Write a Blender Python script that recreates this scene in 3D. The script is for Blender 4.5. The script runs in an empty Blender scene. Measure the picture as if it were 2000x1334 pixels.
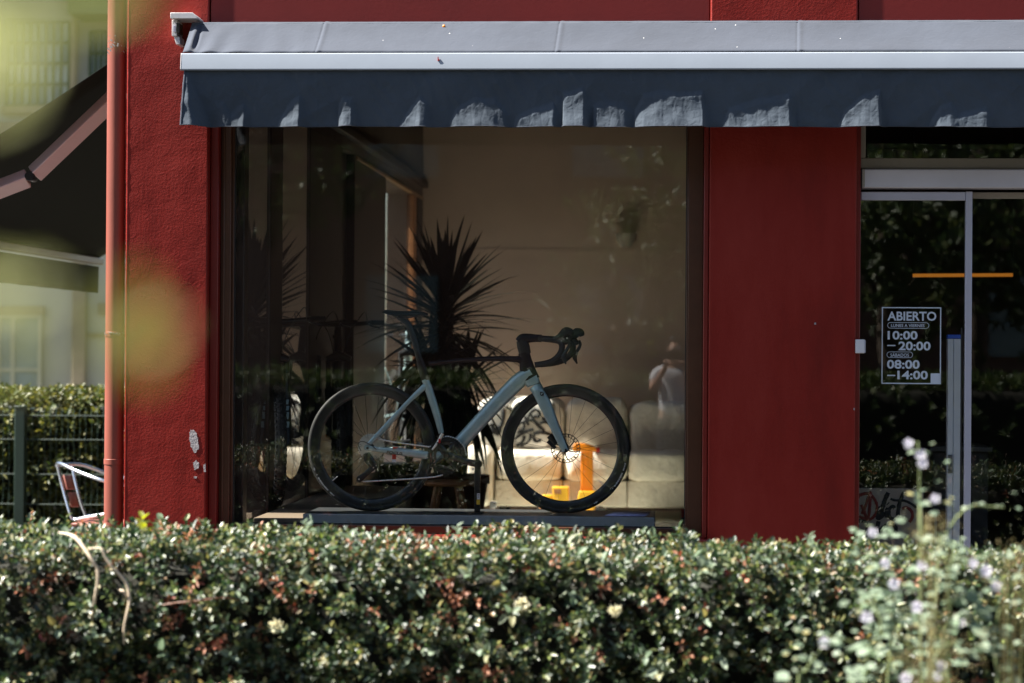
import bpy, math, random
import numpy as np
from mathutils import Vector, Matrix, noise
random.seed(7)
RNG = np.random.default_rng(11)
R = math.radians
S = bpy.context.scene
COL = S.collection

# ------------------------------------------------------------------ camera
F = 4722.0                      # focal length in pixels of the 2000 px wide photograph
CAM = Vector((0.0, -12.5, 1.6))
PAN, PITCH, ROLL = math.atan(318 / F), math.atan(23 / F), 0.0065
fw = Vector((-math.sin(PAN) * math.cos(PITCH), math.cos(PAN) * math.cos(PITCH), math.sin(PITCH)))
rt0 = fw.cross(Vector((0, 0, 1))).normalized()
up0 = rt0.cross(fw).normalized()
CU = (rt0 * math.cos(ROLL) + up0 * math.sin(ROLL)).normalized()
CV = (up0 * math.cos(ROLL) - rt0 * math.sin(ROLL)).normalized()
cd = bpy.data.cameras.new('camera')
cam = bpy.data.objects.new('camera', cd); COL.objects.link(cam)
cam.matrix_world = Matrix(((CU.x, CV.x, -fw.x, CAM.x), (CU.y, CV.y, -fw.y, CAM.y), (CU.z, CV.z, -fw.z, CAM.z), (0, 0, 0, 1)))
cd.sensor_width = 36.0; cd.lens = F * 36 / 2000
cd.clip_start = 0.05; cd.clip_end = 500
cd.dof.use_dof = True; cd.dof.focus_distance = 12.85; cd.dof.aperture_fstop = 2.2; cd.dof.aperture_blades = 9
S.camera = cam

# ------------------------------------------------------------------ world, sun, exposure
SUN = Vector((-0.637, -0.055, 0.764)).normalized()
w = bpy.data.worlds.new('World'); S.world = w; w.use_nodes = True
nt = w.node_tree; nt.nodes.clear()
sky = nt.nodes.new('ShaderNodeTexSky'); sky.sky_type = 'NISHITA'; sky.sun_disc = False
sky.sun_elevation = math.asin(SUN.z); sky.sun_rotation = math.atan2(SUN.x, SUN.y) % (2 * math.pi)
bg = nt.nodes.new('ShaderNodeBackground'); bg.inputs[1].default_value = 0.05
wo = nt.nodes.new('ShaderNodeOutputWorld')
nt.links.new(sky.outputs[0], bg.inputs[0]); nt.links.new(bg.outputs[0], wo.inputs[0])
ld = bpy.data.lights.new('sun', 'SUN'); ld.energy = 5.0; ld.angle = R(0.5); ld.color = (1.0, 0.95, 0.87)
lo = bpy.data.objects.new('sun', ld); COL.objects.link(lo)
lo.rotation_euler = SUN.to_track_quat('Z', 'Y').to_euler(); lo.location = (0, 0, 20)
S.view_settings.view_transform = 'Standard'; S.view_settings.look = 'None'
S.view_settings.exposure = 2.0; S.view_settings.gamma = 1.0
S.view_settings.use_curve_mapping = False
S.render.engine = 'CYCLES'
cy = S.cycles
cy.max_bounces = 9; cy.diffuse_bounces = 5; cy.glossy_bounces = 4; cy.transmission_bounces = 4; cy.transparent_max_bounces = 24
cy.caustics_reflective = False; cy.caustics_refractive = False
cy.use_denoising = True; cy.denoiser = 'OPENIMAGEDENOISE'
cy.sample_clamp_indirect = 6.0
cy.use_adaptive_sampling = False


def at(px, py, Y):
    """the point of the plane y = Y that the photograph shows at pixel (px, py)"""
    d = fw * F + CU * (px - 1000) + CV * (667 - py)
    t = (Y - CAM.y) / d.y
    return CAM + d * t


def X(px, Y, py=650):
    return at(px, py, Y).x


def Z(py, Y, px=1000):
    return at(px, py, Y).z


# ------------------------------------------------------------------ materials
def nodes(name):
    m = bpy.data.materials.new(name); m.use_nodes = True
    n = m.node_tree; n.nodes.clear()
    o = n.nodes.new('ShaderNodeOutputMaterial')
    p = n.nodes.new('ShaderNodeBsdfPrincipled')
    n.links.new(p.outputs[0], o.inputs[0])
    return m, n, p, o


def noise_node(n, scale, detail=4, rough=0.6, coord='Object', dist=0.0, stretch=None):
    tc = n.nodes.new('ShaderNodeTexCoord')
    t = n.nodes.new('ShaderNodeTexNoise'); t.inputs['Scale'].default_value = scale
    t.inputs['Detail'].default_value = detail; t.inputs['Roughness'].default_value = rough
    t.inputs['Distortion'].default_value = dist
    if stretch:
        mp = n.nodes.new('ShaderNodeMapping'); mp.inputs['Scale'].default_value = stretch
        n.links.new(tc.outputs[coord], mp.inputs[0]); n.links.new(mp.outputs[0], t.inputs['Vector'])
    else:
        n.links.new(tc.outputs[coord], t.inputs['Vector'])
    return t


def ramp(n, src, stops):
    r = n.nodes.new('ShaderNodeValToRGB')
    e = r.color_ramp.elements
    while len(e) < len(stops): e.new(0.5)
    for k, (p, c) in zip(e, stops):
        k.position = p; k.color = (*c, 1) if len(c) == 3 else c
    n.links.new(src, r.inputs[0])
    return r


def mat(name, c, rough=0.6, metal=0.0, var=0.12, scale=6.0, bump=0.0, bscale=40.0, spec=0.5, coat=0.0, detail=5, stretch=None, bdist=0.01):
    m, n, p, o = nodes(name)
    t = noise_node(n, scale, detail, stretch=stretch)
    a = tuple(max(0, v * (1 - var)) for v in c); b = tuple(min(1, v * (1 + var)) for v in c)
    r = ramp(n, t.outputs[0], [(0.3, a), (0.7, b)])
    n.links.new(r.outputs[0], p.inputs['Base Color'])
    p.inputs['Roughness'].default_value = rough; p.inputs['Metallic'].default_value = metal
    p.inputs['Specular IOR Level'].default_value = spec
    p.inputs['Coat Weight'].default_value = coat; p.inputs['Coat Roughness'].default_value = 0.08
    if bump:
        t2 = noise_node(n, bscale, 6, 0.65, stretch=stretch)
        bp = n.nodes.new('ShaderNodeBump'); bp.inputs['Strength'].default_value = bump; bp.inputs['Distance'].default_value = bdist
        n.links.new(t2.outputs[0], bp.inputs['Height']); n.links.new(bp.outputs[0], p.inputs['Normal'])
    return m


def stucco(name, c, strength=0.6, zfade=None):
    """brushed-on paint over rough plaster: coarse trowel lumps, fine grain, a few ridges"""
    m, n, p, o = nodes(name)
    big = noise_node(n, 5.0, 2, 0.45, dist=0.2)
    mid = noise_node(n, 75, 3, 0.55, dist=0.0)
    fine = noise_node(n, 190, 3, 0.6)
    dirt = noise_node(n, 2.6, 6, 0.68, stretch=(1, 1, 0.3))
    r = ramp(n, dirt.outputs[0], [(0.28, tuple(v * 0.66 for v in c)), (0.5, c), (0.74, (c[0] * 1.18, c[1] * 1.7, c[2] * 1.8))])
    n.links.new(r.outputs[0], p.inputs['Base Color'])
    rr = ramp(n, mid.outputs[0], [(0.3, (0.36,) * 3), (0.7, (0.55,) * 3)])
    n.links.new(rr.outputs[0], p.inputs['Roughness'])
    p.inputs['Specular IOR Level'].default_value = 0.22

    def mul(a, k):
        q = n.nodes.new('ShaderNodeMath'); q.operation = 'MULTIPLY'; n.links.new(a, q.inputs[0])
        if isinstance(k, (int, float)): q.inputs[1].default_value = k
        else: n.links.new(k, q.inputs[1])
        return q.outputs[0]

    def add(a, b):
        q = n.nodes.new('ShaderNodeMath'); q.operation = 'ADD'; n.links.new(a, q.inputs[0]); n.links.new(b, q.inputs[1]); return q.outputs[0]
    ridge = noise_node(n, 3.1, 2, 0.5, dist=1.6)
    rdg = ramp(n, ridge.outputs[0], [(0.485, (0, 0, 0)), (0.5, (1, 1, 1)), (0.53, (0, 0, 0))])
    h = add(add(mul(big.outputs[0], 0.75), mul(mid.outputs[0], 0.20)), add(mul(fine.outputs[0], 0.10), mul(rdg.outputs[0], 0.03)))
    if zfade:
        g = n.nodes.new('ShaderNodeNewGeometry'); sx = n.nodes.new('ShaderNodeSeparateXYZ')
        n.links.new(g.outputs['Position'], sx.inputs[0])
        mr = n.nodes.new('ShaderNodeMapRange'); mr.inputs[1].default_value = zfade[0]; mr.inputs[2].default_value = zfade[1]
        mr.inputs[3].default_value = 0.55; mr.inputs[4].default_value = 1.0
        n.links.new(sx.outputs[2], mr.inputs[0])
        h = mul(h, mr.outputs[0])
    bp = n.nodes.new('ShaderNodeBump'); bp.inputs['Strength'].default_value = strength; bp.inputs['Distance'].default_value = 0.012
    n.links.new(h, bp.inputs['Height']); n.links.new(bp.outputs[0], p.inputs['Normal'])
    return m


def fabric(name, c, wr=0.35, fleck=False, transl=0.0, sheen=0.15):
    m, n, p, o = nodes(name)
    t = noise_node(n, 2.2, 5, 0.6)
    r = ramp(n, t.outputs[0], [(0.3, tuple(v * 0.85 for v in c)), (0.7, tuple(v * 1.15 for v in c))])
    col = r.outputs[0]
    if fleck:      # specks of pale droppings and petals stuck to the cloth
        tc = n.nodes.new('ShaderNodeTexCoord'); vo = n.nodes.new('ShaderNodeTexVoronoi'); vo.inputs['Scale'].default_value = 11
        n.links.new(tc.outputs['Object'], vo.inputs['Vector'])
        k = ramp(n, vo.outputs['Distance'], [(0.028, (1, 1, 1)), (0.04, (0, 0, 0))])
        mx = n.nodes.new('ShaderNodeMix'); mx.data_type = 'RGBA'; mx.inputs[7].default_value = (0.75, 0.74, 0.72, 1)
        n.links.new(k.outputs[0], mx.inputs[0]); n.links.new(col, mx.inputs[6]); col = mx.outputs[2]
    n.links.new(col, p.inputs['Base Color'])
    p.inputs['Roughness'].default_value = 0.85; p.inputs['Specular IOR Level'].default_value = 0.2
    p.inputs['Sheen Weight'].default_value = sheen
    wv = noise_node(n, 900, 2, 0.5); wk = noise_node(n, 26, 3, 0.5, dist=0.8)
    q = n.nodes.new('ShaderNodeMath'); q.operation = 'MULTIPLY_ADD'; q.inputs[1].default_value = 0.05
    n.links.new(wv.outputs[0], q.inputs[0]); n.links.new(wk.outputs[0], q.inputs[2])
    bp = n.nodes.new('ShaderNodeBump'); bp.inputs['Strength'].default_value = wr; bp.inputs['Distance'].default_value = 0.006
    n.links.new(q.outputs[0], bp.inputs['Height']); n.links.new(bp.outputs[0], p.inputs['Normal'])
    if transl:
        tr = n.nodes.new('ShaderNodeBsdfTranslucent'); n.links.new(col, tr.inputs[0])
        ms = n.nodes.new('ShaderNodeMixShader'); ms.inputs[0].default_value = transl
        n.links.new(p.outputs[0], ms.inputs[1]); n.links.new(tr.outputs[0], ms.inputs[2]); n.links.new(ms.outputs[0], o.inputs[0])
    return m


def leafmat(name, stops, rough=0.38, transl=0.25, spec=0.5):
    m, n, p, o = nodes(name)
    g = n.nodes.new('ShaderNodeNewGeometry')
    r = ramp(n, g.outputs['Random Per Island'], stops)
    n.links.new(r.outputs[0], p.inputs['Base Color'])
    t = noise_node(n, 60, 2); rr = ramp(n, t.outputs[0], [(0.3, (rough * 0.75,) * 3), (0.7, (min(1, rough * 1.35),) * 3)])
    n.links.new(rr.outputs[0], p.inputs['Roughness']); p.inputs['Specular IOR Level'].default_value = spec
    tr = n.nodes.new('ShaderNodeBsdfTranslucent')
    hs = n.nodes.new('ShaderNodeHueSaturation'); hs.inputs['Value'].default_value = 1.5; hs.inputs['Saturation'].default_value = 1.1
    n.links.new(r.outputs[0], hs.inputs['Color']); n.links.new(hs.outputs[0], tr.inputs[0])
    ms = n.nodes.new('ShaderNodeMixShader'); ms.inputs[0].default_value = transl
    n.links.new(p.outputs[0], ms.inputs[1]); n.links.new(tr.outputs[0], ms.inputs[2]); n.links.new(ms.outputs[0], o.inputs[0])
    return m


def glass(name, tint=(0.93, 0.95, 0.92), ior=1.78):
    """window pane: both faces' reflection on the outside face, clear tinted transmission through the body"""
    m, n, p, o = nodes(name); n.nodes.remove(p)
    tr = n.nodes.new('ShaderNodeBsdfTransparent'); tr.inputs[0].default_value = (*tint, 1)
    cl = n.nodes.new('ShaderNodeBsdfTransparent')
    gl = n.nodes.new('ShaderNodeBsdfGlossy'); gl.inputs['Roughness'].default_value = 0.0
    t = noise_node(n, 1.3, 1); bp = n.nodes.new('ShaderNodeBump'); bp.inputs['Strength'].default_value = 0.015; bp.inputs['Distance'].default_value = 0.01
    n.links.new(t.outputs[0], bp.inputs['Height']); n.links.new(bp.outputs[0], gl.inputs['Normal'])
    fr = n.nodes.new('ShaderNodeFresnel'); fr.inputs[0].default_value = ior
    a = n.nodes.new('ShaderNodeMixShader'); n.links.new(fr.outputs[0], a.inputs[0]); n.links.new(tr.outputs[0], a.inputs[1]); n.links.new(gl.outputs[0], a.inputs[2])
    g = n.nodes.new('ShaderNodeNewGeometry')
    b = n.nodes.new('ShaderNodeMixShader'); n.links.new(g.outputs['Backfacing'], b.inputs[0]); n.links.new(a.outputs[0], b.inputs[1]); n.links.new(cl.outputs[0], b.inputs[2])
    n.links.new(b.outputs[0], o.inputs[0])
    return m


def emit(name, c, s):
    m, n, p, o = nodes(name)
    p.inputs['Base Color'].default_value = (*c, 1); p.inputs['Emission Color'].default_value = (*c, 1); p.inputs['Emission Strength'].default_value = s
    return m


RED = (0.215, 0.0155, 0.0105)
M = {}
M['stucco_a'] = stucco('red_stucco', RED, 0.62)
M['stucco_b'] = stucco('red_stucco_pillar', RED, 0.62, (2.35, 2.75))
M['red_panel'] = mat('red_panel_paint', (0.165, 0.011, 0.0085), 0.42, var=0.1, scale=2.5, bump=0.05, bscale=60)
M['red_trim'] = mat('red_trim_paint', (0.18, 0.012, 0.009), 0.35, var=0.1, scale=8, bump=0.08, bscale=120)
M['pipe'] = mat('downpipe_paint', (0.22, 0.052, 0.032), 0.5, var=0.13, scale=7, bump=0.06, bscale=70, stretch=(1, 1, 0.25))
M['brown'] = mat('brown_aluminium', (0.075, 0.028, 0.013), 0.35, var=0.12, scale=12, bump=0.03, bscale=200)
M['dark_brown'] = mat('dark_brown_post', (0.02, 0.010, 0.008), 0.5, var=0.2, scale=9, bump=0.05, bscale=90)
M['gasket'] = mat('black_rubber_gasket', (0.008, 0.008, 0.009), 0.6)
M['alu'] = mat('door_aluminium', (0.46, 0.46, 0.55), 0.42, metal=0.35, var=0.06, scale=3, bump=0.02, bscale=300, stretch=(1, 1, 0.1))
M['bright_alu'] = mat('bright_post_aluminium', (0.75, 0.77, 0.84), 0.45, metal=0.2, var=0.05, scale=5)
M['alu_beige'] = mat('beige_aluminium', (0.30, 0.27, 0.24), 0.45, metal=0.2, var=0.08, scale=4)
M['alu_light'] = mat('white_operator_cover', (0.56, 0.55, 0.62), 0.4, var=0.07, scale=3.5)
M['bar'] = mat('white_bar_paint', (0.28, 0.315, 0.365), 0.38, var=0.04, scale=4, bump=0.03, bscale=8)
M['bracket'] = mat('bracket_paint', (0.62, 0.60, 0.60), 0.4, var=0.12, scale=30)
M['awn_top'] = fabric('grey_awning_cloth', (0.047, 0.056, 0.076), 0.3, True)
M['awn_val'] = fabric('grey_valance_cloth', (0.047, 0.062, 0.082), 0.7)
M['glass'] = glass('shop_glass')
M['side_glass'] = glass('side_glass', (0.96, 0.96, 0.93))
M['door_glass'] = glass('door_glass', (0.85, 0.87, 0.85))
M['wall_in'] = mat('interior_wall_paint', (0.52, 0.395, 0.32), 0.8, var=0.05, scale=2.5, bump=0.05, bscale=25)
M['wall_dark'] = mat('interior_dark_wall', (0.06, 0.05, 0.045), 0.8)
M['lintel'] = mat('brown_lintel', (0.10, 0.075, 0.06), 0.7)
M['ceiling'] = mat('ceiling_paint', (0.09, 0.07, 0.055), 0.85)
M['floor'] = mat('pale_floor', (0.70, 0.72, 0.62), 0.35, var=0.08, scale=2)
M['deck'] = mat('display_deck_board', (0.20, 0.15, 0.11), 0.5, var=0.2, scale=3, stretch=(0.5, 6, 1))
M['plinth'] = mat('plinth_top_board', (0.05, 0.053, 0.058), 0.3, var=0.1, scale=10)
M['plinth_edge'] = mat('plinth_edge_trim', (0.26, 0.27, 0.29), 0.45, metal=0.0, var=0.08, scale=20)
M['pale'] = mat('pale_blue_frame_paint', (0.34, 0.47, 0.49), 0.33, metal=0.25, var=0.08, scale=25, coat=0.5)
M['plum'] = mat('dark_plum_frame_paint', (0.010, 0.006, 0.009), 0.4, var=0.2, scale=20, spec=0.3)
M['black'] = mat('black_component', (0.010, 0.010, 0.011), 0.35, var=0.2, scale=30)
M['tape'] = mat('black_bar_tape', (0.009, 0.009, 0.009), 0.7, var=0.2, scale=60, bump=0.3, bscale=250)
M['tyre'] = mat('tyre_rubber', (0.013, 0.013, 0.014), 0.65, var=0.25, scale=30, bump=0.1, bscale=300)
M['rim'] = mat('carbon_rim', (0.012, 0.013, 0.015), 0.28, var=0.2, scale=15)
M['spoke'] = mat('spoke_steel', (0.02, 0.02, 0.02), 0.4, metal=0.6)
M['steel'] = mat('bright_steel', (0.75, 0.73, 0.70), 0.42, metal=1.0, var=0.15, scale=90)
M['rotor'] = mat('rotor_steel', (0.10, 0.095, 0.09), 0.4, metal=0.8, var=0.15, scale=60)
M['decal'] = mat('dark_decal', (0.02, 0.025, 0.03), 0.4)
M['white_print'] = mat('white_print', (0.62, 0.66, 0.7), 0.5, var=0.06)
M['sticker'] = mat('sticker_print', (0.52, 0.58, 0.66), 0.55, var=0.05)
M['yellow'] = mat('yellow_label', (0.7, 0.45, 0.03), 0.5)
M['redpart'] = mat('red_plastic', (0.5, 0.02, 0.02), 0.4)
M['bluepart'] = mat('blue_plastic', (0.03, 0.12, 0.6), 0.4)
M['card'] = mat('printed_card', (0.35, 0.36, 0.62), 0.5, var=0.35, scale=30)
M['sofa'] = mat('beige_sofa_cloth', (0.78, 0.71, 0.61), 0.9, var=0.1, scale=5, bump=0.55, bscale=9, bdist=0.05)
M['cushion'] = mat('white_canvas', (0.66, 0.64, 0.60), 0.9, var=0.07, scale=6, bump=0.5, bscale=8, bdist=0.04)
M['ink'] = mat('black_marker_ink', (0.012, 0.013, 0.016), 0.7)
M['redink'] = mat('red_spray_ink', (0.22, 0.025, 0.02), 0.7)
M['orange'] = mat('orange_plastic', (0.85, 0.26, 0.015), 0.35, var=0.08)
M['toyyellow'] = mat('yellow_plastic', (0.8, 0.42, 0.03), 0.35, var=0.08)
M['board'] = mat('raw_board', (0.42, 0.36, 0.31), 0.8, var=0.15, scale=8)
M['cardboard'] = mat('cardboard', (0.22, 0.12, 0.06), 0.85, var=0.1)
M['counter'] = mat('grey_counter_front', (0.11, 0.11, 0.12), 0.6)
M['bark'] = mat('rough_bark', (0.10, 0.075, 0.055), 0.9, var=0.35, scale=25, bump=0.9, bscale=45, stretch=(1, 1, 0.3))
M['pot'] = mat('brown_clay_pot', (0.14, 0.055, 0.03), 0.7, var=0.2, scale=9, bump=0.15)
M['wood'] = mat('warm_wood', (0.32, 0.13, 0.045), 0.5, var=0.25, scale=10, stretch=(1, 1, 8))
M['soil'] = mat('dark_soil', (0.03, 0.022, 0.016), 0.95, bump=0.8, bscale=60)
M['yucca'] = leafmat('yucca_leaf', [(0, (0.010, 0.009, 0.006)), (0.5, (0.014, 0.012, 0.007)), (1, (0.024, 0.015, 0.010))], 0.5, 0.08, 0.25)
M['hedge'] = leafmat('hedge_leaf', [(0, (0.012, 0.026, 0.011)), (0.3, (0.022, 0.048, 0.019)), (0.55, (0.055, 0.098, 0.034)), (0.74, (0.13, 0.16, 0.06)), (0.86, (0.22, 0.20, 0.085)), (0.93, (0.19, 0.25, 0.06)), (1, (0.30, 0.18, 0.09))], 0.43, 0.22, 0.9)
M['dead'] = leafmat('dead_leaf', [(0, (0.16, 0.07, 0.04)), (0.4, (0.32, 0.13, 0.07)), (0.7, (0.5, 0.24, 0.14)), (0.9, (0.26, 0.04, 0.03)), (1, (0.6, 0.40, 0.27))], 0.55, 0.2)
M['twig'] = mat('hedge_twig', (0.11, 0.075, 0.055), 0.85, var=0.3, scale=20)
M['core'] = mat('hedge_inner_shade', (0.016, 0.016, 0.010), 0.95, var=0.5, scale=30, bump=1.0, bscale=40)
M['straw'] = mat('dry_straw', (0.62, 0.50, 0.36), 0.7, var=0.15, scale=25)
M['mallow'] = leafmat('mallow_leaf', [(0, (0.13, 0.19, 0.11)), (0.5, (0.20, 0.26, 0.18)), (0.85, (0.26, 0.31, 0.22)), (1, (0.3, 0.25, 0.08))], 0.6, 0.28)
M['stem'] = mat('green_stem', (0.16, 0.2, 0.08), 0.6, var=0.2, scale=20)
M['mauve'] = leafmat('mauve_petal', [(0, (0.66, 0.62, 0.72)), (1, (0.82, 0.80, 0.84))], 0.6, 0.3)
M['cream'] = leafmat('cream_petal', [(0, (0.62, 0.58, 0.38)), (1, (0.75, 0.72, 0.55))], 0.7, 0.3)
M['drygrass'] = leafmat('dry_grass', [(0, (0.35, 0.30, 0.12)), (0.5, (0.5, 0.42, 0.22)), (1, (0.32, 0.36, 0.12))], 0.7, 0.3)
M['sapling'] = leafmat('sapling_leaf', [(0, (0.15, 0.20, 0.028)), (0.5, (0.22, 0.25, 0.03)), (1, (0.33, 0.27, 0.035))], 0.5, 0.45)
M['tree'] = leafmat('tree_leaf', [(0, (0.035, 0.065, 0.022)), (0.6, (0.07, 0.105, 0.035)), (1, (0.14, 0.16, 0.055))], 0.45, 0.25)
M['farhedge'] = leafmat('far_hedge_leaf', [(0, (0.035, 0.055, 0.013)), (0.6, (0.08, 0.095, 0.02)), (1, (0.18, 0.16, 0.035))], 0.5, 0.25)
M['housewall'] = mat('cream_render', (0.46, 0.44, 0.34), 0.85, var=0.07, scale=1.2, bump=0.05, bscale=20)
M['housetrim'] = mat('tan_trim', (0.30, 0.24, 0.15), 0.8, var=0.1)
M['houseglass'] = mat('blinds_glass', (0.22, 0.28, 0.28), 0.25, var=0.2, scale=1.5)
M['housepane'] = mat('pale_panes', (0.50, 0.56, 0.52), 0.3, var=0.25, scale=1.0)
M['houseroof'] = mat('green_eave', (0.07, 0.10, 0.04), 0.8)
M['fence'] = mat('green_fence_paint', (0.012, 0.03, 0.018), 0.5, var=0.15)
M['side_awn'] = fabric('dark_green_awning_cloth', (0.008, 0.010, 0.005), 0.2, sheen=0.0)
M['arm'] = mat('arm_aluminium', (0.78, 0.68, 0.68), 0.4, metal=0.0, var=0.08, scale=3, stretch=(0.3, 1, 1))
M['bronze_bar'] = mat('tan_bar_paint', (0.22, 0.17, 0.14), 0.4, var=0.1)
M['chrome'] = mat('chair_aluminium', (0.72, 0.75, 0.8), 0.22, metal=1.0, var=0.05)
M['slat'] = mat('varnished_slat', (0.30, 0.10, 0.07), 0.45, var=0.2)
M['pave'] = mat('paving', (0.075, 0.07, 0.066), 0.8, var=0.2, scale=3, bump=0.2, bscale=30)
M['ground'] = mat('gravelly_ground', (0.07, 0.065, 0.05), 0.95, var=0.35, scale=2, bump=0.5, bscale=20)
M['skin'] = mat('skin', (0.50, 0.29, 0.20), 0.5, var=0.08)
M['shirt'] = mat('white_shirt', (0.74, 0.74, 0.76), 0.85, var=0.04, bump=0.2, bscale=14)
M['trousers'] = mat('dark_trousers', (0.03, 0.032, 0.04), 0.85)
M['hair'] = mat('dark_hair', (0.02, 0.014, 0.01), 0.6, bump=0.6, bscale=90)
M['blockwall'] = mat('brown_backdrop_wall', (0.17, 0.10, 0.072), 0.9, var=0.15, scale=2)  # brown chosen to tint the reflection in the shop glass
M['lamp'] = emit('amber_tube', (1.0, 0.34, 0.04), 0.085)
M['white_plastic'] = mat('white_plastic', (0.62, 0.62, 0.66), 0.4, var=0.05)
M['chip'] = mat('bare_plaster', (0.36, 0.33, 0.33), 0.9, var=0.2, scale=50, bump=0.5, bscale=90)
M['sconce'] = mat('plaster_sconce', (0.30, 0.26, 0.23), 0.8)
M['decal_blue'] = mat('fork_decal', (0.35, 0.52, 0.6), 0.5)
M['forkwhite'] = mat('white_fork_paint', (0.6, 0.68, 0.74), 0.35)
M['bronze'] = mat('bronze_strip', (0.32, 0.18, 0.08), 0.4, metal=0.3)


# ------------------------------------------------------------------ object helpers
def tag(o, label=None, cat=None, group=None, kind=None):
    if label: o['label'] = label
    if cat: o['category'] = cat
    if group: o['group'] = group
    if kind: o['kind'] = kind
    return o


def thing(name, label, cat, loc=(0, 0, 0), group=None, rz=0.0):
    o = bpy.data.objects.new(name, None); COL.objects.link(o)
    o.location = loc; o.rotation_euler = (0, 0, rz); o.empty_display_size = 0.1
    return tag(o, label, cat, group)


def link(name, me, m=None, parent=None):
    o = bpy.data.objects.new(name, me); COL.objects.link(o)
    if m is not None and not me.materials: me.materials.append(m)
    if parent: o.parent = parent
    return o


def root_of(o):
    L = Vector(o.location)
    while o.parent: o = o.parent; L = L + Vector(o.location)
    return L


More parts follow.
